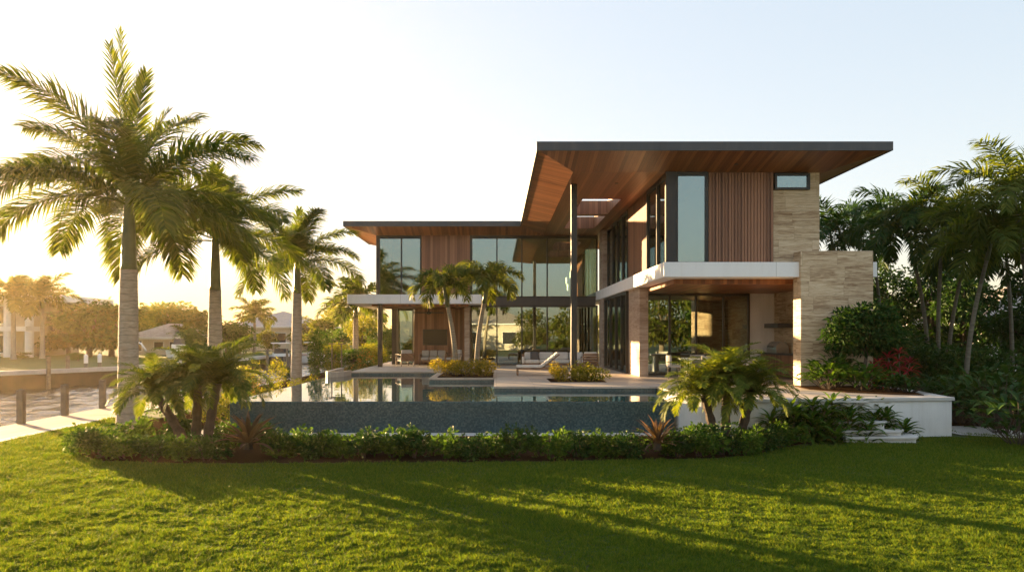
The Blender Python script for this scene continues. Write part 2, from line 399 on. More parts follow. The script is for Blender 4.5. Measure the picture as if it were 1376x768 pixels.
# land: one sheet, with the canal left out of it
FARB = [(-400,-30), (-60,20), (-40,37), (-30.5,44.5), (-26.3,52), (-24.8,70), (-24.2,92), (-13.2,92)]
land = MB()
land.face([(-12.15,-400,LZ), (600,-400,LZ), (600,900,LZ), (-12.15,900,LZ)])
far = [(x, y, -0.68) for x, y in FARB] + [(-12.2,92,-0.68), (-12.2,900,-0.68), (-400,900,-0.68)]
land.add(far[:7] + far[8:], [tuple(range(len(far)-1))])
land.build('ground', M_lawn, kind='structure')
def canal():
    rw_ = np.random.default_rng(4)
    ys = [15.0]
    while ys[-1] < 93: ys.append(ys[-1] + 0.0042*ys[-1])
    ys = np.array(ys); xs = np.linspace(-48, -12.25, 260); X, Y = np.meshgrid(xs, ys); Z = np.zeros_like(X)
    for k in range(34):
        wl = 0.35*1.09**k if k < 26 else 1.2; a = rw_.normal(1.2, 0.75); kx, ky = np.cos(a)*6.283/wl, np.sin(a)*6.283/wl
        Z += 0.0075*wl**0.85*np.sin(kx*X + ky*Y + rw_.uniform(0,6.28) + 0.8*np.sin(0.21*X+0.13*Y*(1+k%3)))
    Z *= 0.45 + 0.55*(0.5+0.5*np.sin(0.33*X+0.2*np.sin(Y*0.3))*np.sin(0.19*Y+1))
    Z = np.clip(Z, -0.14, 0.14)
    ny, nx = X.shape; V = np.stack([X, Y, CZ + Z], -1).reshape(-1, 3)
    i = (np.arange(ny-1)[:,None]*nx + np.arange(nx-1)[None,:]).ravel()
    fc = np.stack([i, i+1, i+nx+1, i+nx], 1).tolist()
    me = bpy.data.meshes.new('canal_water'); me.from_pydata(V.tolist(), [], fc); me.materials.append(M_canal)
    me.polygons.foreach_set('use_smooth', [True]*len(me.polygons)); me.update()
    o = bpy.data.objects.new('canal_water', me); COL.objects.link(o); o['kind'] = 'structure'
canal()
sheet('canal_water', [(-500,-420), (-12.3,-420), (-12.3,93), (-500,93)], CZ-0.16, M_canal)
# near quay
sheet('quay_edge_path', [(-12.3,-60), (-12.0,-60), (-12.0,45), (-12.3,45)], LZ+0.03, M_pave)
MB().box(-14.05,-12.3,-60,44,-1.16,-0.985).build('boardwalk', M_dock, kind='structure')
tag(MB().box(-12.31,-12.13,-60,92,-2.4,-1.02).build('seawall', M_conc), 'near concrete seawall under the pink boardwalk along the lawn', 'seawall')
fsw = thing('seawall', (-26,52,CZ), 'far weathered brown seawall with a pale cap across the canal', 'seawall')
MB().wall_path(FARB[1:8], 0.6, -0.86, -0.58).build('cap', M_pave, fsw)
fsw.name = 'seawall'; (MB().wall_path(FARB[1:8], 0.4, -2.4, -0.861).build('wall_face', M_seaw, fsw))
# beds
def bedpoly():
    px = [(100,607), (112,614), (135,618.5), (250,622), (500,621), (760,619), (880,616.5), (960,615), (1010,611), (1040,604), (1075,596), (1130,591), (1192,590)]
    L = [G(a, b, LZ+0.02) for a, b in px]; L = [(v.x, v.y) for v in L]
    return L + [(9.2,18.95), (7.5,18.62), (6,18.85), (5.1,19.25), (4.6,19.9), (-8.1,20.1), (-8.2,30), (-9.9,30), (-10.6,22), (-10.1,18)]
BED = bedpoly()
sheet('planting_bed', BED, LZ+0.02, M_soil)
BED2 = [(-12.0,30), (-8.2,30), (-7.1,32), (-7.1,60), (-12.0,60)]
sheet('garden_bed', BED2, LZ+0.024, M_soil)
JUN = [(12.3,19.6), (14.3,18.3), (15.2,17.1), (17,15.4), (30,14), (45,30), (45,60), (12.3,60)]
sheet('jungle_soil', JUN, LZ+0.016, M_soil)
pp = [G(1276,571,LZ), G(1335,576,LZ), G(1338,583,LZ), G(1276,584,LZ)]
sheet('gravel_path', [(11.9,21.2), (13.6,21.0), (15.0,18.4), (14.3,17.9), (12.0,19.25)], LZ+0.03, M_gravel)

# terrace (the paved platform of the house)
deck = MB()
deck.box(-0.08,5.02,23.3,32.8,-0.06,0)
deck.box(-6.43,5.02,32.8,46,-0.06,0)
RW = [(4.75,20.30), (4.95,19.75), (5.35,19.25), (6.0,18.92), (6.8,18.76), (7.6,18.74), (8.6,18.86), (9.6,19.02), (11.72,19.3)]
deck.prism([(5.02,46), (5.02,20.3)] + [(x, y+0.12) for x, y in RW[1:]] + [(11.72,20.5), (12.1,24), (12.1,46)], -0.06, 0)
deck.build('terrace', M_deck, kind='structure')
tb = MB()
tb.box(-0.065,5.0,23.318,32.8,-1.4,-0.06); tb.box(-6.41,12.05,32.818,46,-1.4,-0.06); tb.box(5.02,11.6,20.4,32.8,-1.4,-0.06)
tb.build('terrace_base', M_mosaic, kind='structure')
# island in the pool
isl = MB().box(-2.52,-0.08,27.7,31.7,-0.06,0.0); isl.build('island_coping', M_deck, kind='structure')
MB().box(-2.50,-0.08,27.72,31.68,-1.4,-0.06).build('island_base', M_mosaic, kind='structure')
MB().box(-2.22,-0.12,28.05,31.4,-0.05,0.03).build('island_soil', M_soil, kind='structure')
MB().box(1.85,3.75,25.3,27.4,-0.05,0.012).build('column_bed_soil', M_soil, kind='structure')
MB().prism([(9.35,23.3), (9.2,21.9), (9.75,20.75), (10.6,20.0), (11.35,19.75), (11.55,20.4), (11.9,23.3)], -0.05, 0.02).build('raised_bed_soil', M_soil, kind='structure')
# pool
sheet('pool_water', [(-7.0,19.80), (5.02,19.80), (5.02,32.82), (-7.0,32.82)], WZ, M_pool)
pool = thing('infinity_pool', (-1,19.8,LZ), 'long infinity pool with a dark blue green mosaic overflow wall', 'pool')
MB().box(-7.06,4.72,19.70,19.797,-1.06,WZ-0.004).build('overflow_wall', M_mosaic, pool, bevel=0.01)
MB().box(-7.06,-6.99,19.797,32.8,-1.06,WZ-0.004).build('side_wall', M_mosaic, pool)
lg = MB().box(-8.0,4.6,19.10,19.66,-1.06,-0.975); lg.box(-8.0,-7.55,19.66,30.5,-1.06,-0.975); lg.build('catch_trough', M_pave, pool, bevel=0.01)
# white retaining wall and steps
rw = thing('retaining_wall', (8,19,LZ), 'curved white retaining wall around the terrace corner beside the lawn steps', 'wall')
w = MB().wall_path(RW, 0.24, -1.1, -0.085).wall_path([(11.61,19.43), (11.95,21.5), (12.12,24)], 0.24, -1.1, -0.085); w.build('wall_face', M_stucco, rw)
MB().wall_path([(4.75,20.38)] + RW[1:-1] + [(11.77,19.305)], 0.34, -0.085, 0.008).wall_path([(11.62,19.48), (11.95,21.5), (12.12,24)], 0.34, -0.085, 0.008).build('coping', M_pave, rw, bevel=0.012)
st = thing('garden_steps', (9.6,18.4,LZ), 'pale stone steps from the terrace down to the lawn', 'steps')
for i, (x1, y1, z1) in enumerate([(9.45,18.58,-0.035), (9.75,18.3,-0.53), (10.05,18.1,-0.72), (10.3,17.9,-0.85)]):
    MB().prism([(8.4,19.0), (8.4,y1), (x1-0.2,y1), (x1,y1+0.25), (x1+(0.1 if i else 0),19.02 if i else 18.8)], z1-0.06, z1).build('step', M_pave, st, bevel=0.012)
for x1, y1, z1 in [(9.1,18.72,-0.10), (9.6,18.42,-0.595), (9.9,18.2,-0.785), (10.15,18.0,-0.915)]:
    MB().prism([(8.45,18.85), (8.45,y1), (x1,y1), (x1,18.85)], -1.05, z1).build('step_base', M_stucco, st)
# low curved wall at the left end of the terrace
lw = MB().wall_path([(-7.15,34.5), (-7.12,32.6), (-7.08,31.2), (-6.95,30.98)], 0.16, -1.0, 0.09)
lw.wall_path([(-6.95,30.98), (-6.72,31.35), (-6.52,32.0), (-6.46,32.8)], 0.14, -1.0, 0.05)
tag(lw.build('planter_wall', M_deck), 'low white curved planter wall at the far left pool end', 'wall')

# ================================================================== THE HOUSE
H = thing('modern_house', (4,34,0), 'two storey modern house with flat overhanging wood lined roof and glass walls', 'house')
ZO, ZI, ZT = 7.20, 6.90, 7.45      # outer soffit edge, inner soffit, roof top
# --- soffits (undersides), L shaped with tapered edges
def quad(a, b, c, d): return MB().face([a, b, c, d])
xl, xr, yf, yb = 1.22, 12.0, 22.5, 46.0     # right roof
x2, x3, y2 = 2.5, 10.7, 24.2
lx, lyf = -7.87, 38.2                        # left roof
lx2, ly2 = -6.4, 39.5
e = 0.03
quad((xl+e,yf+e,ZO), (x2,y2,ZI), (x3,y2,ZI), (xr-e,yf+e,ZO)).build('front_soffit', M_soffit_y, H)
quad((xl+e,yf+e,ZO), (xl+e,lyf+e,ZO), (x2,ly2,ZI), (x2,y2,ZI)).build('side_soffit', M_soffit_x, H)
quad((xr-e,yf+e,ZO), (x3,y2,ZI), (x3,yb,ZI), (xr-e,yb,ZO)).build('side_soffit', M_soffit_x, H)
quad((lx+e,lyf+e,ZO), (lx2,ly2,ZI), (x2,ly2,ZI), (xl+e,lyf+e,ZO)).build('front_soffit', M_soffit_y, H)
quad((lx+e,lyf+e,ZO), (lx+e,yb,ZO), (lx2,yb,ZI), (lx2,ly2,ZI)).build('side_soffit', M_soffit_x, H)
sky1, sky2 = (3.36,4.85,29.0,32.6), (3.36,4.85,33.15,37.0)
ms = MB()
def slabq(m, x0, x1, y0, y1, z): m.face([(x0,y0,z), (x0,y1,z), (x1,y1,z), (x1,y0,z)])
for x0, x1, y0, y1 in [(x2,sky1[0],y2,yb), (sky1[1],x3,y2,yb), (sky1[0],sky1[1],y2,sky1[2]), (sky1[0],sky1[1],sky1[3],sky2[2]), (sky1[0],sky1[1],sky2[3],yb)]:
    slabq(ms, x0, x1, y0, y1, ZI)
slabq(ms, lx2, x2, ly2, yb, ZI)
ms.build('main_soffit', M_soffit_y, H)
# --- roof deck, fascia, skylight wells
rf = MB()
def topq(x0, x1, y0, y1): rf.face([(x0,y0,ZT-0.02), (x1,y0,ZT-0.02), (x1,y1,ZT-0.02), (x0,y1,ZT-0.02)])
for x0, x1, y0, y1 in [(xl+e,sky1[0],yf+e,yb), (sky1[1],xr-e,yf+e,yb), (sky1[0],sky1[1],yf+e,sky1[2]), (sky1[0],sky1[1],sky1[3],sky2[2]), (sky1[0],sky1[1],sky2[3],yb), (lx+e,xl+e,lyf+e,yb)]:
    topq(x0, x1, y0, y1)
rf.build('roof_deck', M_roof, H)
fa = MB(); t_ = 0.06
fa.box(xl,xr,yf,yf+t_,ZO-0.02,ZT); fa.box(xr-t_,xr,yf+t_,yb,ZO-0.02,ZT); fa.box(xl,xl+t_,yf+t_,lyf,ZO-0.02,ZT)
fa.box(lx,xl+t_,lyf,lyf+t_,ZO-0.02,ZT); fa.box(lx,lx+t_,lyf+t_,yb,ZO-0.02,ZT); fa.box(lx+t_,xr-t_,yb-t_,yb,ZO,ZT)
fa.build('fascia', M_fascia, H)
wl = MB(); th = 0.05
for x0, x1, y0, y1 in (sky1, sky2):
    wl.box(x0-th,x0,y0-th,y1+th,ZI-0.01,ZT+0.03); wl.box(x1,x1+th,y0-th,y1+th,ZI-0.01,ZT+0.03)
    wl.box(x0,x1,y0-th,y0,ZI-0.01,ZT+0.03); wl.box(x0,x1,y1,y1+th,ZI-0.01,ZT+0.03)
wl.build('skylight_well', M_clad, H)
for x, y in ((4.2,26.0), (7.6,23.6)):
    d = MB().tube([(x,y,ZI-0.012), (x,y,ZI+0.02)] if y > 24.2 else [(x,y,7.0), (x,y,7.05)], 0.07, 12).build('downlight', M_bronze, H)

# --- floor slabs
MB().box(5.3,12.05,23.55,45,3.44,3.91).build('floor_slab', M_slabw, H, bevel=0.01)
MB().box(-7.46,-0.75,37.2,45,3.17,3.63).build('floor_slab', M_slabw, H, bevel=0.01)
MB().box(-0.74,5.29,39.66,45,3.19,3.60).build('spandrel_band', M_fascia, H)
MB().box(5.83,11.2,24.4,30.0,3.27,3.438).build('porch_ceiling', M_soffit_y, H, bevel=0.008)
MB().box(-6.3,-1.4,37.6,41.0,3.05,3.168).build('porch_ceiling', M_soffit_y, H, bevel=0.008)

# --- windows
def window(x0, x1, z0, z1, y, mull, fw=0.07, dep=0.12, head=0.1, name='window'):
    f = MB()
    f.box(x0,x1,y-dep/2,y+dep/2,z0,z0+0.07); f.box(x0,x1,y-dep/2,y+dep/2,z1-head,z1)
    for mx in [x0+fw/2] + list(mull) + [x1-fw/2]:
        f.box(mx-fw/2,mx+fw/2,y-dep/2-0.003,y+dep/2+0.003,z0+0.07,z1-head)
    o = f.build(name, M_bronze, H)
    MB().box(x0+0.02,x1-0.02,y+0.004,y+0.012,z0+0.02,z1-0.02).build('pane', M_glass, o)
    return o
def window_side(y0, y1, z0, z1, x, mull, fw=0.08, dep=0.12, head=0.1):
    f = MB()
    f.box(x-dep/2,x+dep/2,y0,y1,z0,z0+0.07); f.box(x-dep/2,x+dep/2,y0,y1,z1-head,z1)
    for my in [y0+fw/2] + list(mull) + [y1-fw/2]:
        f.box(x-dep/2-0.003,x+dep/2+0.003,my-fw/2,my+fw/2,z0+0.07,z1-head)
    o = f.build('window', M_bronze, H)
    MB().box(x+0.004,x+0.012,y0+0.02,y1-0.02,z0+0.02,z1-0.02).build('pane', M_glass, o)
    return o
BM = [0.03,1.36,2.71,4.06]
window(-1.38,5.40,0.0,3.19,39.7,BM)                    # back living room
window(-1.38,5.40,3.60,6.90,39.7,BM, head=0.16)
window(-6.28,-4.0,3.63,6.90,39.7,[-5.06], head=0.16)   # upper left bedroom
window(-5.45,-4.55,0.0,3.05,41.0,[])                   # porch side light
window(5.85,10.2,0.0,3.27,30.0,[6.98,8.05,9.15])       # dining room sliders
window(5.85,6.84,3.91,6.90,24.22,[], fw=0.05, head=0.12)   # upper corner window
window(9.06,10.2,6.33,6.86,24.25,[], head=0.07)        # slot window
window_side(24.3,27.5,3.91,6.90,5.6,[25.75], head=0.12)
window_side(31.5,37.2,3.91,6.90,5.6,[32.8,34.2,35.6], head=0.12)
window_side(30.95,37.2,0.0,3.44,5.45,[32.3,33.8,35.4], head=0.12)
# --- posts and stone pillars
MB().box(5.5,5.84,28.6,30.93,0,3.438).build('stone_pillar', M_travp, H, bevel=0.01)
MB().box(5.33,5.62,37.25,38.6,0,6.88).build('stone_pillar', M_travp, H, bevel=0.01)
MB().box(-1.66,-1.385,38.6,39.75,0,3.168).build('stone_pillar', M_travp, H, bevel=0.01)
MB().box(5.5,5.84,24.14,24.3,3.92,6.9).build('corner_post', M_bronze, H)
MB().box(2.62,2.83,26.1,26.31,0,6.9).build('roof_column', M_bronze, H, bevel=0.01)
MB().box(-5.98,-5.76,37.5,37.72,0,3.168).build('porch_post', M_bronze, H, bevel=0.01)
MB().box(-6.4,-6.27,39.62,39.9,3.63,6.9).build('corner_post', M_bronze, H)
MB().box(-5.75,-5.47,40.9,41.15,0,3.05).build('porch_post', M_bronze, H)
MB().box(-1.40,-1.28,39.6,39.82,3.63,6.9).build('corner_post', M_bronze, H)
# --- timber walls
bt = MB().box(6.9,9.03,24.26,24.4,3.91,6.9)
x = 6.93
while x < 9.0: bt.box(x,x+0.078,24.225,24.26,3.912,6.895); x += 0.105
bt.build('timber_wall', M_batten, H)
bs = MB().box(5.62,5.75,27.55,31.45,3.91,6.9)
y = 27.58
while y < 31.4: bs.box(5.57,5.62,y,y+0.075,3.912,6.895); y += 0.13
bs.build('timber_wall', M_batten, H)
MB().box(6.845,6.895,24.2,24.5,3.91,6.9).build('window_jamb', M_bronze, H)
MB().box(-3.98,-1.41,39.66,39.9,3.63,6.9).build('timber_wall', M_clad, H)
MB().box(-4.53,-1.66,41.0,41.2,0,3.05).build('timber_wall', M_clad, H)
MB().box(-1.66,-1.50,39.76,41.0,0,3.05).build('timber_wall', M_clad, H)
# --- travertine
sw = MB().box(9.04,10.55,24.3,24.6,3.91,6.33); sw.box(10.21,10.55,24.3,24.6,6.33,6.9); sw.box(10.25,10.55,24.6,45,3.91,6.9)
sw.build('stone_wall', M_trav, H)
MB().box(9.58,11.86,23.42,24.02,0,4.25).build('stone_tower', M_trav, H, bevel=0.01)
MB().box(10.2,11.2,30.0,30.2,0,3.27).build('plaster_wall', M_stucco, H)
MB().box(11.2,11.5,24.03,30.2,0,3.436).build('stone_wall', M_trav, H)
# --- interiors
iw = MB()
iw.box(-4.4,5.4,45.2,45.4,0,6.88); iw.box(-6.3,-4.4,45.2,45.4,3.64,6.88); iw.box(-4.4,-4.3,41.21,45.2,0,3.16)
iw.box(5.75,11.3,41.0,41.2,0,3.4); iw.box(11.0,11.19,30.3,41,0,3.4)
iw.box(7.3,7.45,24.5,45,3.92,6.88); iw.box(-1.45,-1.35,39.95,45.2,3.64,6.88); iw.box(-4.0,-3.9,39.95,45.2,3.64,6.88)
iw.box(-6.3,-6.2,40.0,45.2,3.64,6.88); iw.box(1.0,1.15,42.5,45.2,0,3.1)
iw.build('interior_wall', M_inner, H)
MB().box(6.1,6.9,24.9,44,3.915,3.93).build('interior_floor', M_teak, H)
# curtains inside
def curtain(x0, x1, y, z0, z1, nm='curtain'):
    c = MB(); n = int((x1-x0)/0.05); pts = []
    for i in range(n+1):
        xx = x0 + (x1-x0)*i/n; pts.append((xx, y + 0.05*math.sin(i*1.9) + 0.015*math.sin(i*0.7)))
    c.wall_path(pts, 0.015, z0, z1)
    return c.build(nm, M_inner, H, smooth=True)
curtain(-6.1,-5.6,40.1,3.7,6.75); curtain(4.5,5.2,40.2,0.05,3.1); curtain(8.3,8.6,30.4,0.05,3.15)

# ================================================================== FURNITURE
tv = thing('wall_television', (-3.2,40.98,1.4), 'wide black television on the timber wall above the outdoor sofa', 'television')
MB().box(-4.05,-2.7,40.93,40.995,1.05,1.92).build('casing', M_bronze, tv, bevel=0.01)
MB().box(-4.02,-2.73,40.925,40.932,1.08,1.89).build('screen', M_screen, tv)
fn = thing('ceiling_fan', (-3.6,39.6,3.05), 'dark ceiling fan under the left porch ceiling', 'fan')
MB().tube([(-3.6,39.6,3.05), (-3.6,39.6,2.86)], 0.03, 10).build('rod', M_bronze, fn)
MB().tube([(-3.6,39.6,2.86), (-3.6,39.6,2.83), (-3.6,39.6,2.74), (-3.6,39.6,2.7)], [0.06,0.12,0.12,0.05], 14).build('motor', M_bronze, fn)
for k in range(4):
    a = k*math.pi/2 + 0.25; c_, s_ = math.cos(a), math.sin(a)
    q = [(-3.6+c_*r - s_*w_, 39.6+s_*r + c_*w_, 2.79+0.02*sg) for r in (0.1,0.8) for w_, sg in ((-0.06,-1), (0.06,1))]
    MB().add(q + [(a_,b_,z_+0.012) for a_,b_,z_ in q], [(0,1,3,2),(4,6,7,5),(0,2,6,4),(1,5,7,3),(0,4,5,1),(2,3,7,6)]).build('blade', M_bronze, fn)

def sofa(name, x0, x1, yb_, label, seats, mat=M_cushion, dpt=0.85, h=0.78):
    """sofa facing -Y, its back at yb_"""
    t = thing(name, ((x0+x1)/2, yb_-dpt/2, 0), label, 'sofa')
    f = MB().box(x0,x1,yb_-dpt,yb_,0.16,0.26); f.box(x0,x1,yb_-0.07,yb_,0.26,h-0.1)
    f.build('frame', M_teak, t, bevel=0.01)
    for lx_ in (x0+0.04, x1-0.04):
        for ly_ in (yb_-dpt+0.04, yb_-0.04): MB().box(lx_-0.035,lx_+0.035,ly_-0.035,ly_+0.035,0,0.16).build('leg', M_teak, t)
        MB().box(lx_-0.05,lx_+0.05,yb_-dpt,yb_,0.261,0.56).build('arm', M_teak if mat is M_cushg else M_cushion, t, bevel=0.02)
    wq = (x1-x0-0.2)/seats
    for k in range(seats):
        a = x0+0.1+k*wq
        MB().box(a+0.01,a+wq-0.01,yb_-dpt+0.02,yb_-0.2,0.262,0.43).build('seat_cushion', mat, t, bevel=0.045)
        MB().box(a+0.015,a+wq-0.015,yb_-0.30,yb_-0.09,0.435,h).build('back_cushion', mat, t, bevel=0.05)
    return t
sofa('outdoor_sofa', -4.15, -2.65, 40.6, 'small grey cushioned sofa under the wall television', 3, M_cushg)
sofa('outdoor_sofa', 1.25, 4.3, 36.2, 'long cream cushioned sofa in front of the living room glass', 4)
pl = MB().box(1.62,2.02,35.5,35.62,0.44,0.82).build('throw_pillow', M_pillow, bevel=0.05, loc=(1.8,35.55,0.44)); pl.rotation_euler = (R(-14),0,0)
tag(pl, 'dark slate pillow leaning at the left end of the long cream sofa', 'pillow')
pl = MB().box(3.75,4.1,35.4,35.52,0.44,0.75).build('throw_pillow', M_cushion, bevel=0.05, loc=(3.9,35.45,0.44)); pl.rotation_euler = (R(-16),0,0)
tag(pl, 'white pillow at the right end of the long cream sofa', 'pillow')

def armchair(x, y, rot, label, mat, slat=False):
    t = thing('armchair', (0,0,0), label, 'chair')
    for sx in (-0.34, 0.34):
        for sy in (-0.34, 0.34): MB().tube([(sx,sy,0), (sx,sy,0.60 if sy < 0 else 0.66)], 0.022, 8).build('leg', M_teak, t)
        MB().box(sx-0.03,sx+0.03,-0.37,0.37,0.585,0.615).build('armrest', M_teak, t, bevel=0.006)
    MB().box(-0.32,0.32,-0.36,0.36,0.26,0.31).build('seat_frame', M_teak, t)
    b = MB()
    if slat:
        for k in range(5): b.box(-0.36,0.36,0.34,0.375,0.22+k*0.115,0.30+k*0.115)
    else: b.box(-0.33,0.33,0.33,0.36,0.3,0.66)
    b.build('back_slats', M_teak, t)
    MB().box(-0.30,0.30,-0.34,0.28,0.312,0.44).build('seat_cushion', mat, t, bevel=0.04)
    MB().box(-0.29,0.29,0.17,0.325,0.445,0.84).build('back_cushion', mat, t, bevel=0.05)
    t.location = (x,y,0); t.rotation_euler = (0,0,R(rot))
    return t
armchair(-4.75,38.6,-150,'grey cushioned wooden armchair beside the porch post on the left terrace',M_cushg)
armchair(-2.2,38.9,-62,'wooden armchair with pale cushions between the wall television and the stone pillar',M_cushg)
armchair(4.25,33.9,182,'slatted wooden armchair with its back to the pool beside the long sofa',M_cushion,True)

# chaise longue, head end to the right
ch = thing('chaise_longue', (1.7,29.6,0), 'white cushioned chaise longue with raised back on the pool platform', 'lounge chair')
cx0, cx1, cy0, cy1 = 0.80, 2.55, 29.3, 29.95
MB().box(cx0,cx1,cy0,cy0+0.06,0.24,0.31).box(cx0,cx1,cy1-0.06,cy1,0.24,0.31).box(cx0,cx0+0.06,cy0+0.06,cy1-0.06,0.24,0.31).box(cx1-0.06,cx1,cy0+0.06,cy1-0.06,0.24,0.31).build('frame', M_teak, ch, bevel=0.006)
for a in (cx0+0.04, cx1-0.12):
    for b_ in (cy0+0.035, cy1-0.035): MB().box(a-0.035,a+0.035,b_-0.03,b_+0.03,0,0.24).build('leg', M_teak, ch)
def padded(pts, y0, y1, th_):
    m = MB(); n = len(pts)
    prof = [(x_,z_) for x_,z_ in pts] + [(x_-th_*0.45,z_+th_) if i > 1 else (x_,z_+th_) for i,(x_,z_) in reversed(list(enumerate(pts)))]
    k = len(prof)
    return m.add([(x_,y0,z_) for x_,z_ in prof] + [(x_,y1,z_) for x_,z_ in prof], [tuple(range(k)), tuple(range(2*k-1,k-1,-1))] + [(i,k+i,k+(i+1)%k,(i+1)%k) for i in range(k)])
padded([(cx0,0.315), (cx0+1.0,0.315)], cy0+0.02, cy1-0.02, 0.10).build('seat_cushion', M_cushion, ch, bevel=0.025)
a0 = Vector((cx0+1.02,0.33)); a1 = Vector((cx1-0.08,0.86)); dr = (a1-a0).normalized(); nr = Vector((-dr.y, dr.x))
for k in range(5):
    s0, s1 = a0 + (a1-a0)*(k/5+0.008), a0 + (a1-a0)*((k+1)/5-0.008)
    q = [s0, s1, s1+nr*0.10, s0+nr*0.10]
    MB().add([(v.x,cy0+0.02,v.y) for v in q] + [(v.x,cy1-0.02,v.y) for v in q], [(0,1,2,3),(7,6,5,4),(0,4,5,1),(1,5,6,2),(2,6,7,3),(3,7,4,0)]).build('back_cushion', M_cushion, ch, bevel=0.03)
bfr = [a0 - nr*0.005, a1 - nr*0.005, a1 - nr*0.045, a0 - nr*0.045]
MB().add([(v.x,cy0,v.y) for v in bfr] + [(v.x,cy1,v.y) for v in bfr], [(0,1,2,3),(7,6,5,4),(0,4,5,1),(1,5,6,2),(2,6,7,3),(3,7,4,0)]).build('backrest', M_teak, ch)

# dining set on the covered terrace
dt = thing('dining_table', (8.2,27.2,0), 'white slab dining table on the covered right terrace', 'table')
MB().box(6.75,9.4,26.75,27.7,0.70,0.77).build('tabletop', M_white, dt, bevel=0.008)
for xx in (7.0, 9.1): MB().box(xx-0.06,xx+0.06,26.9,27.55,0,0.70).build('leg', M_white, dt)
def dchair(x, y, rot, label):
    t = thing('dining_chair', (0,0,0), label, 'chair', 'dining chairs round the white table')
    for sx in (-0.2,0.2):
        for sy in (-0.2,0.2): MB().tube([(sx,sy,0), (sx*0.95,sy*0.95,0.43)], 0.016, 7).build('leg', M_bronze, t)
    MB().box(-0.24,0.24,-0.24,0.24,0.432,0.50).build('seat', M_cushg, t, bevel=0.03)
    b = MB(); pts = [(0.27*math.sin(a), 0.05+0.2*math.cos(a)) for a in [R(q) for q in range(-80,81,16)]]
    b.wall_path(pts, 0.04, 0.50, 0.86); b.build('backrest', M_cushg, t, bevel=0.012)
    t.location = (x,y,0); t.rotation_euler = (0,0,R(rot)); return t
dchair(6.5,27.3,80,'curved pale dining chair at the left head of the white table')
dchair(7.5,26.4,184,'curved dining chair on the pool side of the white table, nearer the pillar')
dchair(8.5,26.4,176,'curved dining chair on the pool side of the white table, nearer the barbecue')
dchair(7.6,28.05,0,'curved dining chair behind the white table, nearer the pillar')
dchair(8.6,28.05,-4,'curved dining chair behind the white table, nearer the barbecue')
# outdoor kitchen
ok = thing('kitchen_counter', (10.8,27.6,0), 'wood fronted outdoor kitchen counter against the stone side wall', 'counter')
MB().box(10.62,11.19,25.2,29.9,0.05,0.86).build('cabinet', M_clad, ok)
MB().box(10.55,11.19,25.15,29.95,0.86,0.92).build('worktop', M_fascia, ok, bevel=0.006)
gr = thing('barbecue_grill', (10.85,28.6,0.92), 'stainless barbecue grill with domed lid on the outdoor kitchen counter', 'grill')
MB().box(10.6,11.1,28.2,29.2,0.92,1.06).build('body', M_steel, gr, bevel=0.01)
gl_ = MB(); n = 10; prof = [(10.6+0.25*(1-math.cos(math.pi*i/n)), 1.062+0.30*math.sin(math.pi*i/n)) for i in range(n+1)]
gl_.add([(a,28.22,b) for a,b in prof] + [(a,29.18,b) for a,b in prof], [tuple(range(n,-1,-1)), tuple(range(n+1,2*n+2))] + [(i,i+1,n+2+i,n+1+i) for i in range(n)])
gl_.build('lid', M_steel, gr); MB().tube([(10.56,28.4,1.16), (10.56,29.0,1.16)], 0.018, 8).build('handle', M_bronze, gr)
MB().box(10.58,11.195,28.0,29.4,1.88,2.05).build('range_hood', M_fascia, H)
# things inside
pt = thing('pendant_lamp', (4.1,42.2,6.88), 'cluster of glowing pendant lamps hanging inside the upper living room window', 'lamp')
for k, (a, b_, z_) in enumerate([(3.95,42.1,4.5), (4.2,42.3,4.85), (4.05,42.4,4.15), (4.3,42.15,4.4)]):
    c = MB().tube([(a,b_,6.86), (a,b_,z_+0.36)], 0.006, 5).build('cord', M_bronze, pt)
    MB().tube([(a,b_,z_+0.36), (a,b_,z_)], 0.035, 10).build('tube_lamp', M_lamp, pt)
it = thing('interior_table', (7.6,34,0), 'dark table in the dining room behind the sliding glass', 'table')
MB().box(6.6,8.8,33.4,34.5,0.7,0.76).build('tabletop', M_teak, it); 
for xx in (6.8,8.6): MB().box(xx-0.05,xx+0.05,33.6,34.3,0,0.7).build('leg', M_bronze, it)
it = thing('wall_television', (9.6,40.9,1.2), 'dark television on the back wall inside the dining room', 'television')
MB().box(9.0,10.6,40.9,40.99,0.8,1.7).build('screen', M_screen, it)
# path lights
for (px, py, lab) in ((459,499,'bronze path light with flat cap beside the orange flowering shrub'), (446,500,'bronze path light standing left of the flat capped path light')):
    g = P(px, py, 36.5); g.z = -0.05
    pl_ = thing('path_light', (g.x,g.y,-1.0), lab, 'garden light', 'path lights in the left garden')
    MB().tube([(g.x,g.y,-1), (g.x,g.y,1.15)], 0.03, 8).build('stem', M_post, pl_)
    MB().box(g.x-0.16,g.x+0.16,g.y-0.16,g.y+0.16,1.15,1.2).build('cap', M_post, pl_)

# ================================================================== PLANTS
class LV:
    """collects leaf geometry as arrays"""
    def __init__(s): s.V = []; s.Fc = []; s.n = 0
    def add(s, v, f):
        v = np.asarray(v, dtype=float).reshape(-1,3)
        s.V.append(v); s.Fc += [tuple(i + s.n for i in q) for q in f]; s.n += len(v)
    def build(s, name, mat, parent=None):
        me = bpy.data.meshes.new(name)
        V = np.concatenate(s.V); b = wloc(parent) if parent is not None else Vector((0,0,0))
        V = V - np.array(b)
        me.from_pydata(V.tolist(), [], s.Fc); me.materials.append(mat); me.update()
        o = bpy.data.objects.new(name, me); COL.objects.link(o)
        if parent is not None: o.parent = parent
        return o
def nrm(a): return a / np.maximum(np.linalg.norm(a, axis=-1, keepdims=True), 1e-9)

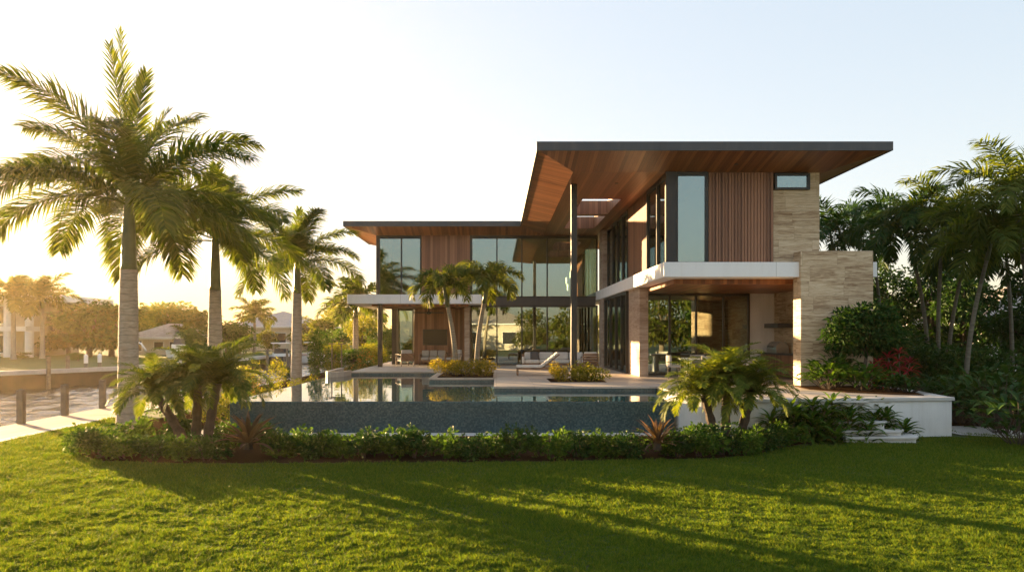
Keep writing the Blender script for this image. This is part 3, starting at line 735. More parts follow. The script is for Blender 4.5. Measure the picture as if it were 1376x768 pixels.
def leaf_cloud(lv, rng, C, D, size, asp=0.42, fold=0.25, droop=0.25):
    """one folded diamond leaf at each centre C, pointing along D"""
    n = len(C); D = nrm(D); r = rng.normal(size=(n,3)); S = nrm(np.cross(D, r)); N = np.cross(S, D)
    L = (size * rng.uniform(0.7, 1.3, n))[:,None]
    base = C; tip = C + D*L - np.array([0,0,1])*L*droop
    mid = C + D*L*0.45
    l = mid + S*L*asp*0.5 + N*L*fold*asp; r_ = mid - S*L*asp*0.5 + N*L*fold*asp
    V = np.stack([base, l, tip, r_], 1).reshape(-1,3)
    base_i = lv.n
    lv.V.append(V); lv.n += 4*n
    idx = base_i + 4*np.arange(n)
    lv.Fc += [q for i in idx for q in ((i,i+1,i+2),(i,i+2,i+3))]

def blob_points(rng, blobs, n):
    """points near the surface of several ellipsoids (cx,cy,cz,rx,ry,rz)"""
    w = np.array([b[3]*b[4] + b[4]*b[5] for b in blobs]); w = w/w.sum()
    k = rng.choice(len(blobs), n, p=w); B = np.array(blobs)[k]
    d = nrm(rng.normal(size=(n,3))); rad = rng.uniform(0.45, 1.06, n)**0.6
    # lumpy surface
    rad *= 1 + 0.16*np.sin(d[:,0]*7 + k) * np.sin(d[:,1]*6 + 2*k) + 0.1*np.sin(d[:,2]*11 + k*3)
    return B[:,:3] + d*B[:,3:]*rad[:,None], d

def tree_mesh(root, rng, trunk_h, crown, n, leaf, mat, bark, tr=0.12, droop=0.2, asp=0.45):
    tb_ = MB(); b = wloc(root)
    top = (b.x + rng.uniform(-.1,.1), b.y, b.z + trunk_h)
    tb_.tube([(b.x,b.y,b.z-0.05), (b.x+rng.uniform(-.05,.05),b.y,b.z+trunk_h*0.5), top], [tr*1.25, tr, tr*0.8], 8)
    for cx, cy, cz, rx, ry, rz in crown:
        e_ = (b.x+cx*0.8, b.y+cy*0.8, b.z+cz)
        m_ = ((top[0]+e_[0])/2 + rng.uniform(-.1,.1), (top[1]+e_[1])/2, (top[2]+e_[2])/2 + 0.15)
        tb_.tube([top, m_, e_], [tr*0.55, tr*0.4, tr*0.12], 6)
    tb_.build('trunk', bark, root, smooth=True)
    Pp, d = blob_points(rng, [(b.x+c[0], b.y+c[1], b.z+c[2], *c[3:]) for c in crown], n)
    lv = LV(); leaf_cloud(lv, rng, Pp, d*0.6 + rng.normal(size=(n,3))*0.6, leaf, asp, 0.25, droop)
    lv.build('crown', mat, root)

def crown_blobs(rng, w, h, z0, k=9):
    out = []
    for i in range(k):
        a = rng.uniform(0, 6.28); q = rng.uniform(0.15, 0.62)*w; z = z0 + rng.uniform(0.15, 0.85)*h
        t = 1 - abs((z - z0)/h - 0.45)*0.7
        r = rng.uniform(0.28, 0.42)*w
        out.append((q*math.cos(a)*t, q*math.sin(a)*t, z, r, r, r*rng.uniform(0.6,0.85)))
    return out

# --- palm fronds
def frond(lv, rng, o, azm, a0, L, droop, n, ll, lw, plum=0.35, hang=0.7, start=0.14, stem=None, rw_=0.022, fwd=(0.5,1.3)):
    o = np.array(o, float); h = np.array([math.cos(azm), math.sin(azm), 0.0]); S = np.array([-math.sin(azm), math.cos(azm), 0.0])
    K = 12; pts = [o.copy()]; ang = []
    side = rng.uniform(-0.15, 0.15)
    for i in range(K):
        t = (i+0.5)/K; a = a0 - droop*(t**1.35); ang.append(a)
        hh = h*math.cos(side*t) + S*math.sin(side*t)
        pts.append(pts[-1] + (hh*math.cos(a) + np.array([0,0,math.sin(a)]))*L/K)
    pts = np.array(pts)
    (stem if stem is not None else lv)
    rad = np.linspace(rw_, rw_*0.15, K+1)
    # rachis: a three sided tapered rod
    vs_, fs = [], []
    for i in range(K+1):
        T = nrm(pts[min(i+1,K)] - pts[max(i-1,0)]); N = np.cross(T, S) * -1 if np.cross(T,S)[2] < 0 else np.cross(T, S)
        for c in (0.0, 2.1, 4.2): vs_.append(pts[i] + (S*math.sin(c) + N*math.cos(c))*rad[i])
    for i in range(K):
        for c in range(3): fs.append((3*i+c, 3*i+(c+1)%3, 3*i+3+(c+1)%3, 3*i+3+c))
    lv.add(vs_, fs)
    for j in range(n):
        t = start + (1-start)*(j + rng.uniform(-.2,.2))/n; t = min(max(t, start), 0.995)
        x = t*K; i = min(int(x), K-1); p = pts[i] + (pts[i+1]-pts[i])*(x-i); T = nrm(pts[i+1]-pts[i]); N = np.cross(T, S)
        if N[2] < 0: N = -N
        u = (t-start)/(1-start); prof = (math.sin(math.pi*(0.14+0.80*u)))**0.65
        ln = ll*prof*rng.uniform(0.85,1.1); f_ = fwd[0] + (fwd[1]-fwd[0])*u
        for sg in (-1, 1):
            b = rng.uniform(-plum, plum) + 0.12
            d = nrm(S*sg*math.cos(b) + N*math.sin(b) + T*f_)
            d2 = nrm(d + np.array([0,0,-hang*rng.uniform(0.6,1.3)]))
            W = T - d*np.dot(T,d); W = nrm(W)*lw*0.5
            m = p + d*ln*0.5; e_ = m + d2*ln*0.5
            lv.add([p-W*0.5, p+W*0.5, m+W, m-W, e_], [(0,1,2,3),(3,2,4)])

def royal_palm(name, loc, label, hgrey, hshaft, L, seed, lean=(0,0), fr=15, rb=0.33, rm=0.235, nl=150, group=None, a_list=None, mat=None, spear=2.6, scale_ll=1.0, scale_w=1.0):
    rng = np.random.default_rng(seed)
    t = thing(name, loc, label, 'palm tree', group); x, y, z = loc
    pts, rd = [], []
    for i in range(26):
        q = i/25; pts.append((x+lean[0]*q, y+lean[1]*q, z-0.1+(hgrey+0.1)*q))
        r = rm*(1+0.10*math.sin(q*3.0)) + (rb-rm)*math.exp(-q*9) - 0.035*q
        rd.append(r*(1.02 if i % 2 else 0.985))
    MB().tube(pts, rd, 16).build('trunk', M_ptrunk, t, smooth=True)
    tx, ty, tz = x+lean[0], y+lean[1], z+hgrey
    MB().tube([(tx,ty,tz-0.02), (tx,ty,tz+0.15), (tx,ty,tz+hshaft*0.55), (tx,ty,tz+hshaft), (tx,ty,tz+hshaft+0.5)], [rm*0.86, rm*0.80, rm*0.68, rm*0.45, 0.05], 14).build('crownshaft', M_shaft, t, smooth=True)
    lv = LV()
    for k in range(fr):
        q = k/(fr-1); azm = k*2.39996 + rng.uniform(-.25,.25) + seed
        a0 = 1.2 - 1.2*q + rng.uniform(-.1,.1)
        if a_list: azm, a0 = a_list[k]
        frond(lv, rng, (tx,ty,tz+hshaft*(1.02-0.14*q)), azm, a0, L*rng.uniform(0.9,1.1)*(0.88+0.12*q), 1.0+0.45*q, nl, 1.05*(L/4)**0.8*scale_ll, 0.046*(L/4)**0.5*scale_ll*scale_w, 0.5, 0.55, 0.11, None, 0.032)
    lv.build('crown', mat or M_palm, t)
    if spear:
        lv = LV()
        for k in range(5):
            frond(lv, rng, (tx,ty,tz+hshaft*0.9), k*1.3+seed, 1.55-0.055*k, (spear+0.3)*(1-0.13*k), 0.08+0.10*k, 74, 0.66*scale_ll, 0.042, 0.5, 0.12, 0.16, None, 0.028, (0.9,1.7))
        lv.build('spear_leaf', mat or M_palm, t)
    return t

# trunk material: pale grey with dark ring scars
def ringbark(name, a, b, step=0.13):
    m, t, p, o = newmat(name)
    g = t.nodes.new('ShaderNodeNewGeometry').outputs['Position']
    sx = t.nodes.new('ShaderNodeSeparateXYZ'); t.links.new(g, sx.inputs[0])
    n = noise(t, coords(t, (3,3,10)), 2.0, 5); n2 = noise(t, coords(t, (1,1,1)), 1.2, 3)
    h = math_(t,'FRACT', math_(t,'ADD', math_(t,'DIVIDE', sx.outputs[2], step), math_(t,'MULTIPLY', n2, 1.6)))
    ring = math_(t,'LESS_THAN', h, 0.13)
    col = ramp(t, n, [(0.3,a), (0.7,b)])
    col = mixc(t, math_(t,'MULTIPLY', ring, 0.42), col, tuple(x*0.35 for x in a))
    t.links.new(col, p.inputs['Base Color']); p.inputs['Roughness'].default_value = 0.85
    bump(t, p, math_(t,'SUBTRACT', math_(t,'MULTIPLY', n, 0.5), ring), 0.5, 0.02)
    return m
M_ptrunk = ringbark('ringed palm trunk', (0.27,0.22,0.175), (0.42,0.36,0.30), 0.19)
M_thin = ringbark('thin ringed palm trunk', (0.20,0.165,0.115), (0.33,0.28,0.21), 0.10)
M_thind = ringbark('shade darkened thin palm trunk', (0.10,0.088,0.06), (0.19,0.165,0.12), 0.10)  # darker copy of the thin trunk, the grove's shade put into its colour
M_shaft = plain('green crownshaft', (0.10,0.125,0.045), 0.4, 0.25, 3)

def v3(px, py, z): g = G(px, py, z); return (g.x, g.y, z)
royal_palm('royal_palm', (-9.9,20,LZ), 'tallest royal palm with a thick pale trunk by the boardwalk at the left', 4.35, 1.9, 4.3, 3, (0.02,0), 20, 0.36, 0.245, spear=4.5, a_list=[(1.2,1.25),(3.9,1.2),(3.1,1.05),(0.1,0.9),(2.8,0.78),(-0.3,0.68),(-1.3,0.85),(1.2,0.8),(3.5,0.55),(1.8,0.45),(0.3,0.4),(-2.1,0.5),(3.2,0.3),(0.0,0.2),(1.5,0.1),(-0.9,0.3),(2.5,0.35),(4.3,0.4),(0.8,0.25),(2.1,0.2)])
royal_palm('royal_palm', (-9.45,25,LZ), 'middle royal palm of the three, between the tallest one and the pool corner', 4.1, 1.85, 3.7, 8, (0.0,0), 16, 0.32, 0.225, spear=2.3)
royal_palm('royal_palm', (-9.15,34,LZ), 'smallest royal palm of the three, beside the left pool edge', 4.5, 1.5, 3.5, 12, (0.05,0), 15, 0.32, 0.225, spear=2.2)

M_palmi = foliage('bushy palm leaflets', [(0.05,0.082,0.010), (0.09,0.118,0.014), (0.16,0.165,0.022)], 0.42, 0.45)
# --- the two leaning palms on the pool island
def slim_palm(name, base, top, label, L, seed, fr=9, mat=None, group=None, r0=0.10, shaft=0.8, nl=46, ll=0.5, lw=0.05, droop=2.0, a_hi=1.35, a_lo=0.35, nseg=14, bow=0.25, hang=0.9, cat='palm tree', bark=None):
    rng = np.random.default_rng(seed); t = thing(name, base, label, cat, group)
    b = Vector(base); e_ = Vector(top); pts, rd = [], []
    for i in range(nseg+1):
        q = i/nseg; p = b.lerp(e_, q); off = bow*math.sin(math.pi*q)*0.5
        hv = Vector((e_.x-b.x, e_.y-b.y, 0)); hv = hv.normalized() if hv.length > 1e-3 else Vector((1,0,0))
        pts.append(p - hv*off*0.6); rd.append(r0*(1-0.35*q) + r0*0.5*math.exp(-q*14))
    pts[0].z -= 0.05
    MB().tube(pts, rd, 10).build('trunk', bark or M_thin, t, smooth=True)
    d = (pts[-1]-pts[-2]).normalized()
    MB().tube([e_-d*0.02, e_+d*shaft*0.3, e_+d*shaft, e_+d*(shaft+0.25)], [r0*0.85, r0*0.8, r0*0.5, 0.02], 10).build('crownshaft', M_shaft, t, smooth=True)
    lv = LV(); o = e_+d*shaft*0.95
    for k in range(fr):
        q = k/max(1, fr-1)
        frond(lv, rng, tuple(o), k*2.39996+seed*1.3+rng.uniform(-.2,.2), a_hi-(a_hi-a_lo)*q, L*rng.uniform(0.85,1.1), droop*rng.uniform(0.85,1.1), nl, ll, lw, 0.8, hang, 0.1, None, 0.018)
    lv.build('crown', mat or M_palm, t)
    return t
slim_palm('foxtail_palm', (-1.62,29.9,0.02), (-1.95,29.9,2.75), 'left leaning palm of the pair growing on the pool island', 1.7, 4, 11, M_palmi, 'palms on the pool island', ll=0.6, nl=72, r0=0.12, lw=0.045, droop=2.3, a_hi=1.45)
slim_palm('foxtail_palm', (-0.80,30.2,0.02), (-0.50,30.2,2.9), 'right leaning palm of the pair growing on the pool island', 1.75, 7, 11, M_palmi, 'palms on the pool island', ll=0.6, nl=72, r0=0.12, lw=0.045, droop=2.3, a_hi=1.45)

# --- pygmy date palms with arching fine fronds
def date_palm(loc, trunks, label, seed, L=1.25, mat=None, fr=36):
    rng = np.random.default_rng(seed); t = thing('pygmy_date_palm', loc, label, 'palm tree'); x, y, z = loc
    for dx, dy, h, ox, oy in trunks:
        pts = [(x+ox+dx*(i/9)**1.2, y+oy+dy*i/9, z-0.05+(h+0.05)*i/9) for i in range(10)]
        MB().tube(pts, [0.095*(1.25-0.35*i/9)*(1.14 if i % 2 else 0.92) for i in range(10)], 9).build('trunk', M_barkd, t)
        lv = LV(); o = pts[-1]
        for k in range(fr):
            q = k/(fr-1)
            frond(lv, rng, o, k*2.39996+rng.uniform(-.3,.3), 1.42-1.15*q, L*rng.uniform(0.8,1.12), 1.35+0.55*q, 54, 0.30, 0.025, 0.25, 0.3, 0.06, None, 0.010)
        lv.build('crown', mat or M_palm, t)
    return t
date_palm((-6.95,17.0,LZ), [(-0.75,0.1,1.2,-0.1,0.0), (-0.02,0.2,1.5,0.02,0.15), (0.3,-0.1,1.5,0.32,0.0)], 'three stemmed pygmy date palm at the left end of the planting bed', 21, 1.45)
date_palm((5.35,17.3,LZ), [(-0.28,0.1,1.2,-0.22,0), (0.03,0.1,1.55,0.02,0.1), (0.3,0.0,1.2,0.28,0)], 'three stemmed pygmy date palm before the white wall at the right pool end', 22, 1.3, foliage('bright date palm leaflets', [(0.060,0.100,0.013), (0.105,0.145,0.019), (0.18,0.195,0.030)], 0.45, 0.45))

# --- rosettes
def strap(lv, rng, o, azm, a0, L, droop, w):
    h = np.array([math.cos(azm), math.sin(azm), 0]); S = np.array([-math.sin(azm), math.cos(azm), 0]); p = np.array(o, float); vs_ = []; K = 6
    for i in range(K+1):
        t = i/K; a = a0 - droop*t**1.5; ww = w*0.5*(0.55+0.9*t if t < 0.5 else 1.0)*(1-max(0,(t-0.5)/0.5)**1.8*0.97)
        N = np.array([-math.cos(azm)*math.sin(a), -math.sin(azm)*math.sin(a), math.cos(a)])
        vs_ += [p - S*ww + N*ww*0.35, p.copy(), p + S*ww + N*ww*0.35]
        p = p + (h*math.cos(a) + np.array([0,0,math.sin(a)]))*L/K
    fs = []
    for i in range(K):
        for c in (0,1): fs.append((3*i+c, 3*i+c+1, 3*i+c+4, 3*i+c+3))
    lv.add(vs_, fs)
def rosette(lv, rng, o, n, L, w, a_hi=1.4, a_lo=0.15, droop=0.7):
    for k in range(n):
        q = k/(n-1); strap(lv, rng, o, k*2.39996+rng.uniform(-.2,.2), a_hi-(a_hi-a_lo)*q+rng.uniform(-.08,.08), L*rng.uniform(0.8,1.1)*(0.8+0.2*q), droop*rng.uniform(0.6,1.3), w)
def bromeliad(loc, label, L, w, n, seed, mat=None, name='bromeliad'):
    rng = np.random.default_rng(seed); t = thing(name, loc, label, 'plant'); lv = LV()
    MB().tube([(loc[0],loc[1],loc[2]-0.03), (loc[0],loc[1],loc[2]+0.14)], [0.1,0.07], 9).build('stem', M_barkd, t)
    rosette(lv, rng, (loc[0],loc[1],loc[2]+0.08), n, L, w); lv.build('leaves', mat or M_brom, t); return t
bromeliad((-5.2,15.6,LZ+0.24), 'large bronze red bromeliad left of the dark overflow wall', 0.95, 0.11, 40, 31)
bromeliad((3.4,15.7,LZ+0.22), 'spiky wine red bromeliad at the right end of the overflow wall', 0.78, 0.07, 46, 32)
bromeliad((-8.9,26.5,LZ+0.3), 'orange tinged bromeliad behind the pool corner near the smallest royal palm', 1.0, 0.13, 26, 33, M_orange)

def dracaena(loc, h, label, seed, heads=4, L=0.42, mat=None, w=0.07, group=None, name='dracaena'):
    rng = np.random.default_rng(seed); t = thing(name, loc, label, 'plant', group); lv = LV(); sm = MB()
    for k in range(heads):
        a = k*2.4+seed; r = 0.19*math.sqrt(k); top = (loc[0]+r*math.cos(a)*1.5, loc[1]+r*math.sin(a)*1.5, loc[2]+h*(1-0.13*k))
        sm.tube([(loc[0]+0.05*math.cos(a),loc[1]+0.05*math.sin(a),loc[2]-0.05), top], [0.022,0.016], 6)
        for lev in range(3):
            z = top[2]-lev*h*0.22
            rosette(lv, rng, (top[0],top[1],z), 15, L*(1+0.1*lev), w, 1.2-0.25*lev, -0.1-0.2*lev, 1.0)
    sm.build('stem', M_bark, t); lv.build('leaves', mat or M_fold, t); return t
for i, (px, py, h) in enumerate([(1068,594,0.78), (1098,593,0.84), (1124,591,0.86), (1156,590,0.8), (1184,588,0.7)]):
    g = G(px, py, LZ)
    dracaena((g.x,g.y+0.25,LZ), h, ['leafy dracaena nearest the pygmy date palm, left end of its row', 'second leafy dracaena from the left before the white wall', 'middle and tallest leafy dracaena before the white wall', 'fourth leafy dracaena from the left before the white wall', 'leafy dracaena nearest the stone steps, right end of its row'][i], 40+i, 7, 0.56, M_fol, 0.10, 'leafy dracaenas before the white wall')

# --- shrubs
def shrub(name, loc, blobs, n, leaf, label, seed, mat, group=None, asp=0.55, flowers=0, fmat=None, cat='shrub'):
    rng = np.random.default_rng(seed); t = thing(name, loc, label, cat, group); sm = MB()
    for k in range(4):
        b = blobs[k % len(blobs)]
        sm.tube([(loc[0]+rng.uniform(-.05,.05),loc[1],loc[2]-0.05), (loc[0]+b[0]*0.7+rng.uniform(-.1,.1),loc[1]+b[1]*0.7,loc[2]+b[2])], [0.02,0.008], 5)
    sm.build('stem', M_barkd, t)
    Pp, d = blob_points(rng, [(loc[0]+b[0],loc[1]+b[1],loc[2]+b[2],*b[3:]) for b in blobs], n)
    d[:,2] = np.abs(d[:,2])*0.6+0.1
    lv = LV(); leaf_cloud(lv, rng, Pp, d+rng.normal(size=(n,3))*0.55, leaf, asp, 0.3, 0.1); lv.build('foliage', mat, t)
    if flowers:
        Pf, df = blob_points(rng, [(loc[0]+b[0],loc[1]+b[1],loc[2]+b[2],b[3]*1.04,b[4]*1.04,b[5]*1.05) for b in blobs], flowers)
        lv = LV(); leaf_cloud(lv, rng, Pf, df, leaf*0.9, 0.9, 0.1, 0.1); lv.build('flowers', fmat or M_blossom, t)
    return t
protos = []
rs = random.Random(5)
def low_blobs(r, h, rr):
    return [(rr.uniform(-.75,.75)*r, rr.uniform(-.55,.55)*r, h*rr.uniform(0.3,0.75), r*rr.uniform(0.3,0.62), r*rr.uniform(0.3,0.6), h*rr.uniform(0.28,0.5)) for _ in range(7)]
for k in range(6):
    protos.append(shrub('clusia_shrub', (0,0,0), low_blobs(0.43, 0.56, rs), 760, 0.098, 'x', 60+k, M_fol if k % 2 else M_fold))
used = set()
ORD = ['first','second','third','fourth','fifth','sixth','seventh','eighth','ninth','tenth','eleventh','twelfth','thirteenth','fourteenth','fifteenth','sixteenth','seventeenth','eighteenth','nineteenth','twentieth','twenty-first','twenty-second','twenty-third','twenty-fourth','twenty-fifth','twenty-sixth','twenty-seventh','twenty-eighth']
def place_shrub(k, x, y, z, s, label, group):
    p_ = protos[k]
    o = p_ if k not in used else copy_tree(p_)
    used.add(k)
    o.location = (x,y,z); o.rotation_euler = (0,0,rs.uniform(0,6.28)); o.scale = (s,s,s*rs.uniform(0.9,1.12)); tag(o, label, 'shrub', group); return o
xs = np.linspace(-5.0, 5.55, 20)
for i, x in enumerate(xs):
    if abs(x-3.4) < 0.3: x += 0.25
    if i == 0: x += 0.45
    place_shrub(i % 6, x+rs.uniform(-.12,.12), 15.75+rs.uniform(-.12,.2)+max(0,(x-3.2))*0.12, LZ, rs.uniform(0.82,1.08), f'{ORD[i]} low green shrub from the left in the row along the dark overflow wall', 'low shrubs along the overflow wall')
lows = [(-8.9,16.35), (-8.35,15.75), (-7.75,15.55), (-7.1,15.4), (-6.5,15.35), (-6.0,15.3)]
for i, (x, y) in enumerate(lows):
    place_shrub((i*5+1) % 6, x, y, LZ, rs.uniform(0.85,1.1), f'{ORD[i]} dark low shrub from the left around the foot of the left pygmy date palm', 'low shrubs at the left end of the bed')
lows = [(6.1,16.9), (6.75,17.4), (4.5,17.2), (-8.6,17.6), (-7.7,18.0), (-6.2,17.4), (-5.6,17.9)]
LB = ['low shrub just right of the right pygmy date palm trunks', 'low shrub between the right pygmy date palm and the dracaenas', 'low shrub behind the wine red bromeliad',
      'low shrub left of the left pygmy date palm, nearest the tallest royal palm', 'low shrub just behind the left pygmy date palm trunks', 'low shrub right of the left pygmy date palm trunks', 'low shrub behind the large bronze red bromeliad']
for i, (x, y) in enumerate(lows): place_shrub((i+2) % 6, x, y, LZ, rs.uniform(0.85,1.1), LB[i], 'low shrubs deeper in the bed')

# left garden
rs2 = random.Random(9)
def hedge_blobs(L, W, Hh, n, rr): return [(rr.uniform(-.5,.5)*L, rr.uniform(-.5,.5)*W, Hh*rr.uniform(0.3,0.72), L*0.22, W*0.4, Hh*0.34) for _ in range(n)]
def hed(name, px, py, Y, wpx, top, label, seed, mat, leaf=0.08, n=1500, dep=1.4, flowers=0, fmat=None, zb=LZ):
    c = P(px, py, Y); wd = wpx*Y/1000; h = (P(0, top, Y).z - zb)
    rr = random.Random(seed)
    return shrub(name, (c.x, Y, zb), hedge_blobs(wd*0.78, dep, h, 9, rr), n, leaf, label, seed, mat, flowers=flowers, fmat=fmat)
hed('clipped_hedge', 344, 515, 31, 66, 484, 'square clipped bright green hedge between the royal palms and the canal', 71, M_foly, 0.09, 2600)
hed('flowering_shrub', 304, 520, 27, 34, 482, 'shrub dotted with white blossoms behind the left pygmy date palm', 72, M_fol, 0.08, 1100, flowers=260)
hed('tall_shrub', 426, 505, 40, 34, 440, 'tall bushy green shrub at the corner of the left garden by the canal', 73, M_fol, 0.12, 2600, 1.6)
hed('tall_shrub', 385, 505, 42, 26, 492, 'low rounded shrub between the canal and the smallest royal palm', 74, M_fold, 0.1, 900, 1.0)
hed('flowering_shrub', 488, 500, 39, 46, 473, 'orange blossoming shrub left of the porch post', 75, M_fol, 0.09, 1500, 1.2, 700, M_orange)
hed('ground_cover_shrub', 415, 520, 32, 60, 507, 'low yellow green shrub along the left pool edge by the smallest royal palm', 76, M_foly, 0.09, 1300, 1.2)
hed('ground_cover_shrub', 360, 535, 26, 44, 512, 'low yellow green shrub beside the pool corner behind the bronze bromeliad', 77, M_foly, 0.09, 1000, 1.2)
hed('ground_cover_shrub', 300, 560, 21.5, 60, 527, 'loose yellow green shrub below the pool corner behind the left pygmy date palm', 78, M_foly, 0.08, 1300, 1.2)
hed('tall_shrub', 250, 540, 23, 80, 505, 'green shrub behind the left pygmy date palm beside the tallest royal palm', 79, M_fol, 0.09, 1300, 1.2)
hed('ground_cover_shrub', 320, 530, 24, 30, 505, 'small green shrub in front of the white blossoming shrub', 80, M_fol, 0.08, 700, 1.0)
# planters by the pool
def bedshrub(x, y, z, r, h, label, seed, mat, n=900, leaf=0.075):
    rr = random.Random(seed); return shrub('golden_shrub', (x,y,z), low_blobs(r, h, rr), n, leaf, label, seed, mat)
for i, (x, lab) in enumerate([(-1.95,'golden green shrub at the left end of the pool island'), (-1.25,'golden green shrub between the two leaning palms on the island'), (-0.5,'golden green shrub at the right end of the pool island')]):
    bedshrub(x, 28.75, 0.0, 0.55, 0.62, lab, 90+i, M_gold, 1300)
for i, (x, lab) in enumerate([(2.2,'golden green shrub left of the tall roof column'), (2.9,'leafy green shrub at the foot of the tall roof column'), (3.35,'leafy green shrub right of the tall roof column')]):
    bedshrub(x, 25.85, 0.0, 0.5, 0.60, lab, 94+i, M_gold if i == 0 else M_foly)

# raised bed by the stone tower
def bigleaf(loc, h, r, n, leaf, label, seed, mat, asp=0.42, name='croton_plant', group=None):
    rng = np.random.default_rng(seed); t = thing(name, loc, label, 'plant', group); sm = MB(); lv = LV()
    for k in range(n):
        a = rng.uniform(0,6.28); q = math.sqrt(rng.uniform(0,1))*r; z = h*rng.uniform(0.3,1.0)*(1-0.35*q/r)
        tip = (loc[0]+q*math.cos(a), loc[1]+q*math.sin(a), loc[2]+z)
        if k % 4 == 0: sm.tube([(loc[0]+q*0.2*math.cos(a),loc[1]+q*0.2*math.sin(a),loc[2]-0.03), tip], [0.012,0.006], 4)
        strap(lv, rng, tip, a+rng.uniform(-.8,.8), rng.uniform(-0.1,1.0), leaf*rng.uniform(0.7,1.2), rng.uniform(0.4,1.3), leaf*asp)
    sm.build('stem', M_barkd, t); lv.build('leaves', mat, t); return t
bigleaf((9.75,21.9,0.02), 0.95, 0.6, 130, 0.34, 'broad leaved croton at the foot of the stone tower', 101, M_fol)
bigleaf((10.5,21.3,0.02), 0.75, 0.6, 130, 0.34, 'broad leaved croton between the stone tower and the small tree', 102, M_fol)
bigleaf((10.3,22.6,0.02), 1.1, 0.6, 120, 0.36, 'taller broad leaved croton against the stone tower', 103, M_fold)
bigleaf((11.2,21.0,0.02), 0.45, 0.5, 110, 0.24, 'low dark groundcover plant in front of the red plants', 104, M_fold)
bigleaf((11.45,20.7,0.02), 0.45, 0.5, 110, 0.24, 'low dark groundcover plant at the right corner of the raised bed', 105, M_fold)
for i, (x, y, h, lab) in enumerate([(11.3,22.0,0.75,'crimson leaved cordyline right of the small tree trunk'), (11.85,21.9,1.05,'taller crimson leaved cordyline at the right of the raised bed')]):
    dracaena((x,y,0.02), h, lab, 106+i, 3, 0.36, M_ti, 0.06, 'crimson cordylines', 'cordyline')
tr = thing('small_tree', (11.1,22.5,0.0), 'small round crowned tree with a slim pale trunk beside the stone tower', 'tree')
rng = np.random.default_rng(110)
tree_mesh(tr, rng, 0.95, [(0,0,1.75,0.95,0.9,0.62), (-0.6,0,1.55,0.6,0.6,0.45), (0.55,0.1,1.6,0.7,0.6,0.5), (0.1,-0.2,2.15,0.7,0.6,0.42), (-0.3,0.1,2.0,0.6,0.6,0.4), (0.8,0,1.35,0.5,0.5,0.35)], 4600, 0.17, M_fold, M_bark, 0.06)

# --- the dark jungle at the right
def px3(px, py, Y): v = P(px, py, Y); return (v.x, v.y, v.z)
def jp(px, top, Y, bx, label, L, seed, fr=11, mat=None, r0=0.09, name='areca_palm', bow=0.3):
    fr += 3
    crown = P(px, top, Y); z = crown.z - L*0.62
    base = P(bx, 450, Y)
    return slim_palm(name, (base.x,Y,LZ), (crown.x,Y,z), label, L, seed, fr, mat or M_palmd, 'palms in the right hand grove', r0, 0.6, 60, 0.75, 0.06, 1.75, 1.4, -0.1, 12, bow, 0.5, bark=M_thind)
jp(1120, 286, 34, 1150, 'leftmost grove palm, rising behind the stone tower', 2.7, 201, 12)
jp(1172, 278, 36, 1190, 'second grove palm from the left with feathery crown', 2.9, 202, 13)
jp(1222, 266, 30, 1248, 'third grove palm from the left, on a leaning ringed trunk', 2.8, 203, 13, bow=0.8)
jp(1266, 258, 29, 1262, 'central grove palm with a pale upright trunk', 2.9, 204, 13, M_palm)
jp(1296, 300, 29.6, 1270, 'shorter grove palm leaning right beside the pale upright trunk', 2.4, 205, 12, bow=0.5)
jp(1326, 290, 25, 1296, 'yellowish drooping grove palm in front of the neighbouring roof', 2.4, 206, 12, M_palm, bow=0.6)
jp(1366, 212, 25, 1385, 'tall grove palm cut off by the right picture edge', 3.0, 207, 14, M_palm, bow=0.6)
jp(1352, 290, 30, 1360, 'rear grove palm over the neighbouring roof', 2.4, 208, 11)
def jtree(px, top, Y, w, label, seed, n=4600, leaf=0.27, mat=None, z0=0.4, name='dark_tree'):
    c = P(px, 450, Y); t = thing(name, (c.x,Y,LZ), label, 'tree', 'dark trees in the right hand grove'); rng = np.random.default_rng(seed)
    h = P(0, top, Y).z - LZ
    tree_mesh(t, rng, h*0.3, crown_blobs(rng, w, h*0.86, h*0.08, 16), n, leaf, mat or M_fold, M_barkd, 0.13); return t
jtree(1125, 335, 38, 3.0, 'dark dense tree directly right of the stone tower', 221)
jtree(1190, 335, 41, 3.4, 'dark dense tree behind the second grove palm', 222)
jtree(1250, 330, 39, 3.2, 'dark dense tree behind the leaning ringed trunk', 223)
jtree(1298, 350, 37, 2.6, 'dark dense tree left of the neighbouring house', 224)
jtree(1155, 400, 46, 3.6, 'wide dark tree at the back of the grove behind the stone tower', 228)
jtree(1225, 400, 48, 3.8, 'wide dark tree at the back of the grove between the first palms', 229)
jtree(1290, 410, 46, 3.6, 'wide dark tree at the back of the grove beside the neighbouring house', 230)
jtree(1205, 440, 31, 2.4, 'low dark bushy tree behind the raised bed', 225, 3600, 0.2)
jtree(1240, 462, 28, 2.2, 'low dark bushy tree behind the white wall corner', 231, 3200, 0.2)
jtree(1285, 468, 27, 2.4, 'low dark bushy tree beside the gravel path', 226, 3600, 0.2)
jtree(1335, 475, 26, 2.2, 'low dark bushy tree under the yellowish grove palm', 232, 3200, 0.2)
jtree(1150, 470, 30, 1.8, 'low dark bush behind the small round crowned tree', 233, 2600, 0.18)
jtree(1395, 340, 31, 2.2, 'dark dense tree in front of the neighbouring house, at the right edge', 227)
